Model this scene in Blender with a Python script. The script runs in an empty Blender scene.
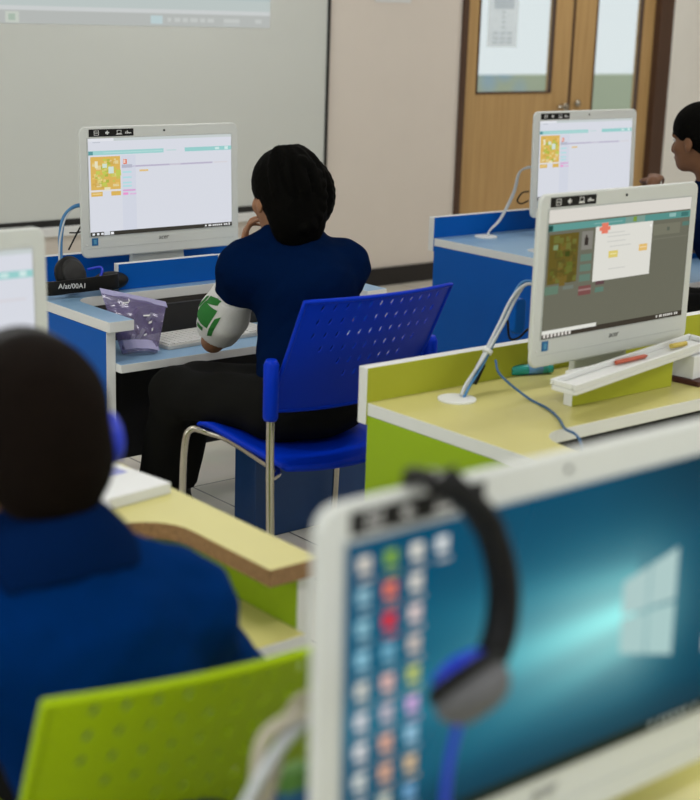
import bpy, bmesh, math, random
import numpy as np
from mathutils import Vector, Matrix
random.seed(7); np.random.seed(7)
PI = math.pi
scn = bpy.context.scene
COL = scn.collection

# ------------------------------------------------------------------ helpers
def lin(c):
    return tuple(((v/255.0)/12.92 if v/255.0 <= 0.04045 else ((v/255.0+0.055)/1.055)**2.4) for v in c)

def mat(name, rgb, rough=0.5, metal=0.0, spec=0.5, var=0.04, scale=30.0, bump=0.0, coat=0.0, stretch=None, alpha=1.0):
    """procedural principled material; rgb is linear albedo"""
    m = bpy.data.materials.new(name); m.use_nodes = True
    nt = m.node_tree; b = nt.nodes['Principled BSDF']
    b.inputs['Roughness'].default_value = rough
    b.inputs['Metallic'].default_value = metal
    b.inputs['Specular IOR Level'].default_value = spec
    b.inputs['Coat Weight'].default_value = coat
    b.inputs['Alpha'].default_value = alpha
    tc = nt.nodes.new('ShaderNodeTexCoord'); no = nt.nodes.new('ShaderNodeTexNoise')
    no.inputs['Scale'].default_value = scale; no.inputs['Detail'].default_value = 4
    if stretch:
        mp = nt.nodes.new('ShaderNodeMapping'); mp.inputs['Scale'].default_value = stretch
        nt.links.new(tc.outputs['Object'], mp.inputs['Vector']); nt.links.new(mp.outputs['Vector'], no.inputs['Vector'])
    else:
        nt.links.new(tc.outputs['Object'], no.inputs['Vector'])
    mx = nt.nodes.new('ShaderNodeMix'); mx.data_type = 'RGBA'
    mx.inputs['A'].default_value = (*[max(0, v*(1-var*2)) for v in rgb], 1)
    mx.inputs['B'].default_value = (*[min(1, v*(1+var*2)) for v in rgb], 1)
    nt.links.new(no.outputs['Fac'], mx.inputs['Factor'])
    nt.links.new(mx.outputs['Result'], b.inputs['Base Color'])
    if bump > 0:
        bp = nt.nodes.new('ShaderNodeBump'); bp.inputs['Strength'].default_value = bump; bp.inputs['Distance'].default_value = 0.002
        nt.links.new(no.outputs['Fac'], bp.inputs['Height']); nt.links.new(bp.outputs['Normal'], b.inputs['Normal'])
    return m

def emis_attr(name, strength=1.0, rough=0.25):
    m = bpy.data.materials.new(name); m.use_nodes = True
    nt = m.node_tree; b = nt.nodes['Principled BSDF']
    b.inputs['Base Color'].default_value = (0.003, 0.003, 0.003, 1); b.inputs['Roughness'].default_value = rough
    b.inputs['Specular IOR Level'].default_value = 0.05
    a = nt.nodes.new('ShaderNodeVertexColor'); a.layer_name = 'Col'
    nt.links.new(a.outputs['Color'], b.inputs['Emission Color']); b.inputs['Emission Strength'].default_value = strength
    return m

def tag(o, label=None, cat=None, group=None, kind=None):
    if label: o['label'] = label
    if cat: o['category'] = cat
    if group: o['group'] = group
    if kind: o['kind'] = kind
    return o

def empty(name, loc=(0, 0, 0), rz=0.0, **k):
    o = bpy.data.objects.new(name, None); COL.objects.link(o)
    o.location = loc; o.rotation_euler = (0, 0, rz); o.empty_display_size = 0.05
    return tag(o, **k)

class MB:
    """collects shapes for ONE mesh object"""
    def __init__(s): s.v = []; s.f = []; s.mi = []; s.col = []; s.sm = []
    def add(s, vs, fs, mi=0, col=(1, 1, 1), smooth=False):
        n = len(s.v); s.v += [tuple(p) for p in vs]
        for f in fs:
            s.f.append(tuple(i+n for i in f)); s.mi.append(mi); s.col.append(col); s.sm.append(smooth)
        return s
    def box(s, x0, x1, y0, y1, z0, z1, mi=0, faces=None, M=None):
        """faces: dict of face name -> material index ('-x','+x','-y','+y','-z','+z')"""
        vs = [(x, y, z) for z in (z0, z1) for y in (y0, y1) for x in (x0, x1)]
        if M: vs = [M @ Vector(p) for p in vs]
        F = {'-z': (0, 2, 3, 1), '+z': (4, 5, 7, 6), '-y': (0, 1, 5, 4), '+y': (2, 6, 7, 3), '-x': (0, 4, 6, 2), '+x': (1, 3, 7, 5)}
        n = len(s.v); s.v += [tuple(p) for p in vs]
        for k, f in F.items():
            s.f.append(tuple(i+n for i in f)); s.mi.append((faces or {}).get(k, mi)); s.col.append((1, 1, 1)); s.sm.append(False)
        return s
    def prism(s, poly, z0, z1, mt=0, ms=0, side=None, M=None):
        """poly: ccw 2d points; side(i) -> material index of that side"""
        n = len(poly)
        vs = [(x, y, z0) for x, y in poly] + [(x, y, z1) for x, y in poly]
        if M: vs = [M @ Vector(p) for p in vs]
        b = len(s.v); s.v += [tuple(p) for p in vs]
        s.f.append(tuple(b+i for i in reversed(range(n)))); s.mi.append(ms); s.col.append((1, 1, 1)); s.sm.append(False)
        s.f.append(tuple(b+n+i for i in range(n))); s.mi.append(mt); s.col.append((1, 1, 1)); s.sm.append(False)
        for i in range(n):
            j = (i+1) % n
            s.f.append((b+i, b+j, b+n+j, b+n+i)); s.mi.append(side(i) if side else ms); s.col.append((1, 1, 1)); s.sm.append(False)
        return s
    def tube(s, pts, r, n=10, mi=0, caps=True, closed=False):
        pts = [Vector(p) for p in pts]; N = len(pts)
        rr = r if isinstance(r, (list, tuple)) else [r]*N
        b = len(s.v); up = None; rings = []
        for i, p in enumerate(pts):
            if closed: t = pts[(i+1) % N]-pts[i-1]
            else: t = (pts[min(i+1, N-1)]-pts[max(i-1, 0)])
            t.normalize()
            if up is None:
                up = Vector((0, 0, 1)) if abs(t.z) < 0.9 else Vector((1, 0, 0))
            a = (up - t*up.dot(t)).normalized(); up = a; c = t.cross(a)
            rings.append([len(s.v)+k for k in range(n)])
            for k in range(n):
                th = 2*PI*k/n; s.v.append(tuple(p+(a*math.cos(th)+c*math.sin(th))*rr[i]))
        for i in range(N if closed else N-1):
            A = rings[i]; B = rings[(i+1) % N]
            for k in range(n):
                s.f.append((A[k], A[(k+1) % n], B[(k+1) % n], B[k])); s.mi.append(mi); s.col.append((1, 1, 1)); s.sm.append(True)
        if caps and not closed:
            s.f.append(tuple(reversed(rings[0]))); s.mi.append(mi); s.col.append((1, 1, 1)); s.sm.append(False)
            s.f.append(tuple(rings[-1])); s.mi.append(mi); s.col.append((1, 1, 1)); s.sm.append(False)
        return s
    def ell(s, c, r, mi=0, nu=20, nv=12, M=None):
        b = len(s.v); vs = []
        for j in range(nv+1):
            ph = PI*j/nv
            for i in range(nu):
                th = 2*PI*i/nu
                p = Vector((r[0]*math.sin(ph)*math.cos(th), r[1]*math.sin(ph)*math.sin(th), r[2]*math.cos(ph)))
                if M: p = M @ p
                vs.append(tuple(p+Vector(c)))
        s.v += vs
        for j in range(nv):
            for i in range(nu):
                i2 = (i+1) % nu
                s.f.append((b+j*nu+i, b+(j+1)*nu+i, b+(j+1)*nu+i2, b+j*nu+i2)); s.mi.append(mi); s.col.append((1, 1, 1)); s.sm.append(True)
        return s
    def rect(s, p, ux, uy, w, h, col=(1, 1, 1), mi=0):
        p = Vector(p); ux = Vector(ux); uy = Vector(uy)
        return s.add([p, p+ux*w, p+ux*w+uy*h, p+uy*h], [(0, 1, 2, 3)], mi, col)
    def mesh(s, mats, name='m', color=False):
        me = bpy.data.meshes.new(name); me.from_pydata(s.v, [], s.f); me.update()
        for m in (mats if isinstance(mats, (list, tuple)) else [mats]): me.materials.append(m)
        me.polygons.foreach_set('material_index', s.mi); me.polygons.foreach_set('use_smooth', s.sm)
        if color:
            ca = me.color_attributes.new('Col', 'FLOAT_COLOR', 'CORNER')
            data = []
            for pl in me.polygons: data += [(*s.col[pl.index], 1)]*pl.loop_total
            ca.data.foreach_set('color', [x for d in data for x in d])
        return me
    def build(s, name, mats, parent=None, bevel=0.0, color=False, loc=None, rz=None, merge=False):
        me = s.mesh(mats, name, color)
        if merge:
            bm = bmesh.new(); bm.from_mesh(me); bmesh.ops.remove_doubles(bm, verts=bm.verts, dist=1e-5)
            bmesh.ops.recalc_face_normals(bm, faces=bm.faces); bm.to_mesh(me); bm.free()
        o = bpy.data.objects.new(name, me); COL.objects.link(o)
        if parent: o.parent = parent
        if loc: o.location = loc
        if rz is not None: o.rotation_euler = (0, 0, rz)
        if bevel > 0:
            bv = o.modifiers.new('bevel', 'BEVEL'); bv.width = bevel; bv.segments = 2; bv.limit_method = 'ANGLE'; bv.angle_limit = 0.9
        return o

def copy_tree(o, parent=None):
    c = o.copy(); COL.objects.link(c)
    if parent: c.parent = parent
    for ch in [x for x in bpy.data.objects if x.parent == o]: copy_tree(ch, c)
    return c

def rounded(x0, x1, y0, y1, r, n=6):
    P = []
    for cx, cy, a0 in ((x1-r, y1-r, 0), (x0+r, y1-r, 90), (x0+r, y0+r, 180), (x1-r, y0+r, 270)):
        for k in range(n+1):
            a = math.radians(a0+90*k/n); P.append((cx+r*math.cos(a), cy+r*math.sin(a)))
    return P

def text_obj(txt, size, name, material, parent, M, extrude=0.0003, spacing=1.0, shear=0.0):
    cu = bpy.data.curves.new('t', 'FONT'); cu.body = txt; cu.size = size; cu.extrude = extrude; cu.align_x = 'CENTER'; cu.align_y = 'CENTER'
    cu.space_character = spacing; cu.shear = shear; cu.resolution_u = 3
    t = bpy.data.objects.new('t', cu); COL.objects.link(t)
    dg = bpy.context.evaluated_depsgraph_get()
    me = bpy.data.meshes.new_from_object(t.evaluated_get(dg))
    bpy.data.objects.remove(t)
    me.transform(M); me.materials.clear(); me.materials.append(material)
    o = bpy.data.objects.new(name, me); COL.objects.link(o)
    if parent: o.parent = parent
    return o
# matrix that stands text up in the XZ plane, facing -Y
def stand(x, y, z): return Matrix.Translation((x, y, z)) @ Matrix.Rotation(PI/2, 4, 'X')

def smooth_path(pts, n=8):
    P = [Vector(p) for p in pts]; P = [P[0]*2-P[1]]+P+[P[-1]*2-P[-2]]; out = []
    for i in range(1, len(P)-2):
        for k in range(n):
            t = k/n; a, b, c, d = P[i-1], P[i], P[i+1], P[i+2]
            out.append(0.5*((2*b)+(c-a)*t+(2*a-5*b+4*c-d)*t*t+(3*b-a-3*c+d)*t**3))
    out.append(P[-2]); return out

# ------------------------------------------------------------------ materials
K = 0.62   # typical brightness of the room, used to turn observed tones into albedo
def alb(c, k=K): return tuple(min(0.92, v/k) for v in lin(c))
M_wall = mat('wall_paint', alb((180, 173, 164), .62), 0.85, var=.015, scale=6)
M_wallR = mat('wall_paint_cool', alb((200, 198, 192), .62), 0.85, var=.015, scale=6)
M_board = mat('board_surface', alb((170, 173, 168), .62), 0.5, var=.01, scale=3)
M_black = mat('black_plastic', (.006, .006, .0055), 0.5, spec=.22)
M_blackmat = mat('black_frame', (.008, .008, .007), 0.6)
M_base = mat('dark_skirting', (.010, .008, .007), 0.55)
M_ceil = mat('ceiling_white', (.84, .84, .83), 0.9)
M_white = mat('white_edge_band', (.74, .75, .73), 0.5, var=.01)
M_mon = mat('monitor_white', (.63, .65, .615), 0.38, var=.01)
M_monD = mat('monitor_back_grey', (.5, .52, .5), 0.5)
M_blue = mat('blue_laminate', (.0, .095, .43), 0.42, spec=.15, var=.02, scale=8)
M_blueT = mat('light_blue_laminate', (.22, .38, .56), 0.35, var=.03, scale=9)
M_green = mat('green_laminate', (.30, .45, .015), 0.42, spec=.15, var=.02, scale=8)
M_yel = mat('yellow_laminate', (.60, .55, .20), 0.35, var=.03, scale=9)
M_lipg = mat('olive_laminate', (.40, .42, .035), 0.42, spec=.15, var=.02, scale=8)
M_chip = mat('chipboard_edge', (.30, .17, .075), 0.9, var=.35, scale=160, bump=.6)
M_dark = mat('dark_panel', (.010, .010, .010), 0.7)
M_chB = mat('blue_chair_plastic', (.0, .030, .50), 0.4, spec=.10, var=.01)
M_chG = mat('green_chair_plastic', (.36, .52, .0), 0.42, spec=.12, var=.01)
M_chrome = mat('chrome_tube', (.48, .45, .38), 0.22, metal=1, var=.02)
M_shirtG = mat('navy_cotton', (.0005, .0075, .037), 0.9, spec=.02, var=.12, scale=260, bump=.25)
M_shirtB = mat('blue_cotton', (.0, .022, .118), 0.9, spec=.02, var=.12, scale=240, bump=.25)
M_shirtR = mat('dark_navy_cotton', (.002, .008, .035), 0.9, spec=.03, var=.12, scale=240, bump=.25)
M_trous = mat('black_trouser_cloth', (.006, .006, .005), 0.9, spec=.1, var=.1, scale=200)
M_skin = mat('brown_skin', (.30, .145, .075), 0.55, spec=.35, var=.06, scale=40)
M_skinD = mat('dark_brown_skin', (.17, .075, .035), 0.55, spec=.35, var=.06, scale=40)
M_hair = mat('black_hair', (.0018, .0017, .0012), 0.75, spec=.04, var=.3, scale=120, bump=.8)
M_hairB = mat('dark_brown_hair', (.006, .0035, .0022), 0.85, spec=.06, var=.35, scale=160, bump=.9)
M_band = mat('white_armband', (.66, .66, .64), 0.85, var=.03, scale=150)
M_emg = mat('green_print', (.012, .16, .02), 0.8)
M_blueplast = mat('blue_headset_plastic', (.004, .03, .55), 0.35)
M_hpgrey = mat('headset_cushion', (.10, .10, .105), 0.7)
M_cabW = mat('pale_cable', (.55, .58, .60), 0.45)
M_cabB = mat('blue_cable', (.03, .11, .25), 0.5)
M_cabBl = mat('bright_blue_cable', (.05, .20, .42), 0.5)
M_paper = mat('white_paper', (.74, .75, .74), 0.8, var=.01)
M_dpaper = mat('dark_print', (.03, .03, .05), 0.7)
M_key = mat('white_keys', (.66, .66, .64), 0.5)
M_keyg = mat('keyboard_base', (.50, .50, .48), 0.5)
M_teal = mat('teal_tube', (.02, .36, .33), 0.3)
M_tealb = mat('blue_label', (.12, .3, .6), 0.4)
M_red = mat('red_pen', (.50, .10, .05), 0.4)
M_yelpen = mat('yellow_pencil', (.65, .50, .10), 0.5)
M_shoe = mat('dark_shoe', (.02, .018, .016), 0.6)
M_sock = mat('pale_sock', (.16, .14, .11), 0.9)
M_eye = mat('eye_white', (.6, .6, .58), 0.3)
M_iris = mat('dark_iris', (.01, .006, .004), 0.2)
M_lip = mat('lips', (.25, .08, .06), 0.5)
M_txtw = mat('white_lettering', (.72, .72, .70), 0.6)
M_txtg = mat('grey_lettering', (.18, .18, .17), 0.5)
M_badge = mat('blue_badge', (.015, .14, .34), 0.4)
M_brown = mat('door_frame_brown', (.075, .035, .018), 0.5, var=.2, scale=20, stretch=(12, 12, 1))
M_scr = emis_attr('screen_glow', 1.0, 0.22)
M_scrF = emis_attr('wallpaper_glow', 1.0, 0.2)
M_conc = mat('outside_concrete', (.55, .55, .50), 0.9, scale=2)

def wood(name, a, b):
    m = bpy.data.materials.new(name); m.use_nodes = True; nt = m.node_tree; p = nt.nodes['Principled BSDF']
    p.inputs['Roughness'].default_value = 0.45
    tc = nt.nodes.new('ShaderNodeTexCoord'); mp = nt.nodes.new('ShaderNodeMapping'); mp.inputs['Scale'].default_value = (26, 26, 1.1)
    no = nt.nodes.new('ShaderNodeTexNoise'); no.inputs['Scale'].default_value = 2.2; no.inputs['Detail'].default_value = 6; no.inputs['Distortion'].default_value = .4
    cr = nt.nodes.new('ShaderNodeValToRGB'); cr.color_ramp.elements[0].color = (*a, 1); cr.color_ramp.elements[1].color = (*b, 1)
    cr.color_ramp.elements[0].position = .3; cr.color_ramp.elements[1].position = .7
    nt.links.new(tc.outputs['Object'], mp.inputs['Vector']); nt.links.new(mp.outputs['Vector'], no.inputs['Vector'])
    nt.links.new(no.outputs['Fac'], cr.inputs['Fac']); nt.links.new(cr.outputs['Color'], p.inputs['Base Color'])
    return m
M_wood = wood('door_oak_veneer', (.46, .28, .105), (.56, .36, .15))

def tiles():
    m = bpy.data.materials.new('floor_tiles'); m.use_nodes = True; nt = m.node_tree; p = nt.nodes['Principled BSDF']
    p.inputs['Roughness'].default_value = 0.28
    tc = nt.nodes.new('ShaderNodeTexCoord'); br = nt.nodes.new('ShaderNodeTexBrick')
    br.offset = 0; br.inputs['Scale'].default_value = 1
    br.inputs['Color1'].default_value = (.72, .68, .58, 1); br.inputs['Color2'].default_value = (.76, .72, .62, 1); br.inputs['Mortar'].default_value = (.10, .09, .08, 1)
    br.inputs['Mortar Size'].default_value = .004; br.inputs['Mortar Smooth'].default_value = .3
    br.inputs['Brick Width'].default_value = .45; br.inputs['Row Height'].default_value = .45
    no = nt.nodes.new('ShaderNodeTexNoise'); no.inputs['Scale'].default_value = 5; no.inputs['Detail'].default_value = 5
    mx = nt.nodes.new('ShaderNodeMix'); mx.data_type = 'RGBA'; mx.blend_type = 'MULTIPLY'; mx.inputs['Factor'].default_value = .15
    nt.links.new(tc.outputs['Object'], br.inputs['Vector']); nt.links.new(tc.outputs['Object'], no.inputs['Vector'])
    nt.links.new(br.outputs['Color'], mx.inputs['A']); nt.links.new(no.outputs['Color'], mx.inputs['B'])
    nt.links.new(mx.outputs['Result'], p.inputs['Base Color'])
    return m
M_tile = tiles()

def glass():
    m = bpy.data.materials.new('door_glass'); m.use_nodes = True; nt = m.node_tree
    for n in list(nt.nodes): nt.nodes.remove(n)
    o = nt.nodes.new('ShaderNodeOutputMaterial'); g = nt.nodes.new('ShaderNodeBsdfGlossy'); t = nt.nodes.new('ShaderNodeBsdfTransparent')
    g.inputs['Roughness'].default_value = .03; t.inputs['Color'].default_value = (.94, .96, .95, 1)
    mx = nt.nodes.new('ShaderNodeMixShader'); mx.inputs[0].default_value = .05
    nt.links.new(t.outputs[0], mx.inputs[1]); nt.links.new(g.outputs[0], mx.inputs[2]); nt.links.new(mx.outputs[0], o.inputs[0])
    return m
M_glass = glass()

def film(name, rgb, a):
    m = mat(name, rgb, 0.12, spec=.8, var=.25, scale=25, bump=.9); m.node_tree.nodes['Principled BSDF'].inputs['Alpha'].default_value = a
    return m
M_pouch = film('lilac_clear_vinyl', (.17, .14, .30), .60)
M_zip = mat('lilac_zip', (.38, .36, .58), 0.5)

def mural():
    m = bpy.data.materials.new('outside_painted_wall'); m.use_nodes = True; nt = m.node_tree; p = nt.nodes['Principled BSDF']; p.inputs['Roughness'].default_value = .9
    tc = nt.nodes.new('ShaderNodeTexCoord'); no = nt.nodes.new('ShaderNodeTexVoronoi'); no.inputs['Scale'].default_value = 2.2
    cr = nt.nodes.new('ShaderNodeValToRGB'); e = cr.color_ramp.elements
    e[0].color = (.38, .52, .62, 1); e[1].color = (.50, .55, .40, 1); e[0].position = .25; e[1].position = .45
    nt.links.new(tc.outputs['Object'], no.inputs['Vector']); nt.links.new(no.outputs['Distance'], cr.inputs['Fac']); nt.links.new(cr.outputs['Color'], p.inputs['Base Color'])
    return m
M_mural = mural()

# ------------------------------------------------------------------ camera
cam_d = bpy.data.cameras.new('camera'); cam = bpy.data.objects.new('camera', cam_d); COL.objects.link(cam)
R = Matrix(((0.77237314, 0.13858387, -0.61986631), (-0.63439245, 0.21655798, -0.74205718), (0.03139984, 0.96638354, 0.25518013)))
cam.matrix_world = Matrix.Translation((0, 0, 1.6)) @ R.to_4x4()
cam_d.sensor_fit = 'HORIZONTAL'; cam_d.sensor_width = 36; cam_d.lens = 1500*36/700
cam_d.clip_start = .05; cam_d.clip_end = 100
cam_d.dof.use_dof = True; cam_d.dof.focus_distance = 4.6; cam_d.dof.aperture_fstop = 3.6
scn.camera = cam

# ------------------------------------------------------------------ room
XL, XR, YB, YF, ZC = -1.6, 9.6, -1.6, 6.6, 2.9
def struct(o): o['kind'] = 'structure'; return o
struct(MB().box(XL-.1, XR+.1, YB-.1, YF+.1, -.1, 0).build('floor', M_tile))
struct(MB().box(XL-.1, XR+.1, YB-.1, YF+.1, ZC, ZC+.1).build('ceiling', M_ceil))
WZ0, WZ1 = .85, 2.25
def wall_with_hole(name, along, c0, c1, h0, h1, t0, t1):
    m = MB()
    def b(a0, a1, z0, z1):
        if along == 'y': m.box(t0, t1, a0, a1, z0, z1)
        else: m.box(a0, a1, t0, t1, z0, z1)
    b(c0, h0, 0, ZC); b(h1, c1, 0, ZC); b(h0, h1, 0, WZ0); b(h0, h1, WZ1, ZC)
    return struct(m.build(name, M_wall))
wall_with_hole('wall_left', 'y', YB, YF, -.8, 4.6, XL-.1, XL)
def window(name, along, h0, h1, t, n):  # unseen windows, added to bring more side light onto upright faces
    m = MB(); w_ = .05
    def b(a0, a1, z0, z1, d0=-.03, d1=.03):
        if along == 'y': m.box(t+d0, t+d1, a0, a1, z0, z1)
        else: m.box(a0, a1, t+d0, t+d1, z0, z1)
    b(h0, h1, WZ0, WZ0+w_); b(h0, h1, WZ1-w_, WZ1)
    for k in range(n+1):
        a = h0+(h1-h0-w_)*k/n; b(a, a+w_, WZ0+w_, WZ1-w_)
    o = struct(m.build(name, M_white)); g = MB(); m = g; b(h0+w_, h1-w_, WZ0+w_, WZ1-w_, -.003, .003); g.build('glass_pane', M_glass, o)
    return o
window('added_window_1', 'y', -.8, 4.6, XL-.05, 4)
struct(MB().box(XR, XR+.1, YB, YF, 0, ZC).build('wall_right', M_wall))
wall_with_hole('wall_back', 'x', XL, XR, -.6, 5.4, YB-.1, YB); window('added_window_2', 'x', -.6, 5.4, YB-.05, 4)
DX0, DX1, DZ = 6.28, 8.19, 2.15
w = MB(); w.box(XL, DX0, YF, YF+.12, 0, ZC); w.box(DX1, XR, YF, YF+.12, 0, ZC, mi=1); w.box(DX0, DX1, YF, YF+.12, DZ, ZC)
struct(w.build('wall_front', [M_wall, M_wallR]))
struct(MB().box(XL, DX0-.03, YF-.018, YF, 0, .107).build('baseboard_front', M_base, bevel=.003))
struct(MB().box(DX1+.03, XR, YF-.018, YF, 0, .107).build('baseboard_right', M_base, bevel=.003))
# door frame + two leaves
f = MB(); f.box(DX0-.005, DX0+.035, YF-.02, YF+.13, 0, DZ); f.box(DX1-.128, DX1+.005, YF-.02, YF+.13, 0, DZ); f.box(DX0-.005, DX1+.005, YF-.02, YF+.13, DZ, DZ+.06)
struct(f.build('trim_1', M_brown, bevel=.004))
def leaf(name, x0, x1, gx0, gx1, gz0, gz1, y, side):
    d = MB(); y1 = y+.045
    d.box(x0, gx0, y, y1, .01, DZ-.01); d.box(gx1, x1, y, y1, .01, DZ-.01); d.box(gx0, gx1, y, y1, .01, gz0); d.box(gx0, gx1, y, y1, gz1, DZ-.01)
    o = struct(d.build(name, M_wood, merge=False))
    g = MB().box(gx0, gx1, y+.02, y+.026, gz0, gz1).build('glass_pane', M_glass, o)
    b = MB(); t = .010
    for a in ((gx0-.002, gx0+t, gz0, gz1), (gx1-t, gx1+.002, gz0, gz1), (gx0, gx1, gz0-.002, gz0+t), (gx0, gx1, gz1-t, gz1+.002)): b.box(a[0], a[1], y-.005, y+.02, a[2], a[3])
    b.build('glazing_bead', M_brown, o)
    return o
d1 = leaf('door_1', 6.315, 7.262, 6.445, 7.10, 1.10, 1.95, YF+.03, 0)
d2 = leaf('door_2', 7.292, 8.058, 7.485, 7.935, .78, 1.95, YF+.03, 1)
MB().box(7.262, 7.292, YF+.035, YF+.05, .01, DZ-.01).build('astragal', M_brown, d2)
h = MB(); h.tube([(7.20, YF+.03, 1.012), (7.20, YF-.02, 1.012)], .014, 14); h.tube([(7.20, YF-.02, 1.012), (7.12, YF-.022, 1.012)], .009, 10); h.ell((7.20, YF-.02, 1.012), (.026, .008, .026))
h.build('door_handle', M_chrome, d1)
h = MB(); h.ell((7.34, YF+.012, 1.03), (.024, .02, .024)); h.tube([(7.34, YF+.03, 1.03), (7.34, YF+.005, 1.03)], .012, 12)
h.build('door_knob', M_chrome, d2)
# beyond the door
o = MB().box(5.5, 16, YF+.12, 14, -.1, -.0).build('trim_2', M_conc); struct(o)
o = MB().box(6.5, 17, 10.5, 10.62, 0, .98).build('trim_3', M_mural); struct(o)

# projection board
bx0, bx1, bz0, bz1 = 1.4, 5.245, .53, 2.55
pb = empty('projection_board', (3.3, YF, bz0), label='large white projection board with black edge on front wall, showing a computer desktop', cat='projection board')
def inpar(o, e): o.parent = e; o.matrix_parent_inverse = Matrix.Translation(e.location).inverted(); return o
inpar(MB().box(bx0, bx1, YF-.025, YF-.002, bz0, bz1).build('board_surface', M_board), pb)
fr = MB(); fr.box(bx0-.015, bx1+.018, YF-.032, YF-.002, bz0-.032, bz0); fr.box(bx0-.015, bx1+.018, YF-.032, YF-.002, bz1, bz1+.02); fr.box(bx1, bx1+.018, YF-.032, YF-.002, bz0, bz1); fr.box(bx0-.015, bx0, YF-.032, YF-.002, bz0, bz1)
inpar(fr.build('frame', M_blackmat), pb)
inpar(MB().box(bx0, bx1-.43, YF-.05, YF-.002, bz0-.08, bz0-.033).build('ledge', M_white, bevel=.004), pb)
# projected picture: desktop window bottom + task bar, glowing itself in place of projector light
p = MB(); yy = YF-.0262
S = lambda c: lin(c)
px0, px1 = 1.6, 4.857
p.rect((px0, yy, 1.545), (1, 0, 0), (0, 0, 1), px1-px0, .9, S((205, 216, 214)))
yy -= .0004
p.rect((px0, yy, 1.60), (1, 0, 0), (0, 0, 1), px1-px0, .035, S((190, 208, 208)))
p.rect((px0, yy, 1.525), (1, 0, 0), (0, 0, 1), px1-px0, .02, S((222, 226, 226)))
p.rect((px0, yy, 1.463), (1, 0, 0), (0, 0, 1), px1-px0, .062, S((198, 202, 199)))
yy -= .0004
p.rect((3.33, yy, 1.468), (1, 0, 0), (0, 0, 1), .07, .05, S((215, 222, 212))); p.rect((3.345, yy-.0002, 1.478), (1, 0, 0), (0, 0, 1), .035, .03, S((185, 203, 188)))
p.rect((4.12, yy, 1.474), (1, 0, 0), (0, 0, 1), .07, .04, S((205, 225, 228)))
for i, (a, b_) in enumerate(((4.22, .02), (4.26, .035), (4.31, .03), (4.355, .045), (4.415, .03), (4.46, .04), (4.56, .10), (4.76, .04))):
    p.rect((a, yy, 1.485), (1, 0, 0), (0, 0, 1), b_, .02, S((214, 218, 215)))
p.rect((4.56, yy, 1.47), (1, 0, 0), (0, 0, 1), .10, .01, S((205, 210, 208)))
inpar(p.build('projected_picture', emis_attr('projection_glow', .8, .6), color=True), pb)

# notice above frame edge of the picture on the wall
nt_ = MB().box(5.60, 5.865, YF-.004, YF-.0005, 1.615, 1.95)
tag(nt_.build('wall_notice', M_paper), label='white paper notice on the wall between board and doors', cat='notice')
# poster on left door's glass
ps = empty('door_poster', (6.66, YF+.045, 1.38), label='pale printed poster taped to the glass of the left door leaf', cat='poster')
inpar(MB().box(6.535, 6.79, YF+.046, YF+.0495, 1.375, 1.93).build('sheet', mat('poster_paper', (.75, .8, .82), .8, alpha=.35)), ps)
t = MB(); yq = YF+.0455
t.rect((6.58, yq, 1.60), (1, 0, 0), (0, 0, 1), .17, .12, (1, 1, 1))
for z in (1.575, 1.545, 1.515, 1.485): t.rect((6.65, yq, z), (1, 0, 0), (0, 0, 1), .03, .014)
for z in (1.45, 1.42, 1.395):
    for k in range(3): t.rect((6.58+k*.06, yq, z), (1, 0, 0), (0, 0, 1), .045, .016)
inpar(t.build('print', mat('poster_print', (.34, .41, .48), .8, alpha=.35)), ps)

# ------------------------------------------------------------------ lights
def ceil_lamp(i, x, y, lab, power):
    e = empty('ceiling_light', (x, y, ZC), label=lab, cat='ceiling light', group='ceiling lights')
    MB().box(-.62, .62, -.17, .17, -.05, -.0).build('housing', M_white, e)
    em = bpy.data.materials.new('lamp_diffuser'); em.use_nodes = True; bb = em.node_tree.nodes['Principled BSDF']
    bb.inputs['Emission Color'].default_value = (1, .97, .92, 1); bb.inputs['Emission Strength'].default_value = 2.0
    MB().box(-.6, .6, -.15, .15, -.056, -.0505).build('diffuser', em, e)
    l = bpy.data.lights.new('lamp_light', 'AREA'); l.shape = 'RECTANGLE'; l.size = 1.2; l.size_y = .3; l.energy = power; l.color = (1, .985, .995)
    lo = bpy.data.objects.new('lamp_light', l); COL.objects.link(lo); lo.location = (x, y, ZC-.06)
POW = 13.9
for i, (x, y) in enumerate([(1.2, 5.75), (4.2, 5.75), (7.2, 5.75), (1.2, 2.9), (4.2, 2.9), (7.2, 2.9), (1.2, .5), (4.2, .5), (7.2, .5)]):
    ceil_lamp(i, x, y, 'long ceiling light fixture above the desks', POW*(.78 if i < 3 else 1.05))
def side_fill(loc, rot, sx, sy, e):  # fill lamps added inside the unseen window openings
    l = bpy.data.lights.new('side_fill', 'AREA'); l.shape = 'RECTANGLE'; l.size = sx; l.size_y = sy; l.energy = e; l.color = (.97, .99, 1)
    o = bpy.data.objects.new('side_fill', l); COL.objects.link(o); o.location = loc; o.rotation_euler = rot
side_fill((XL+.02, 1.9, 1.55), (0, -PI/2, 0), 1.3, 5.3, 34)
side_fill((2.4, YB+.02, 1.55), (PI/2, 0, 0), 5.9, 1.3, 25)
wd = bpy.data.worlds.new('sky'); scn.world = wd; wd.use_nodes = True
bg = wd.node_tree.nodes['Background']
bg.inputs['Color'].default_value = (.90, .96, 1.0, 1); bg.inputs['Strength'].default_value = .95

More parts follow.
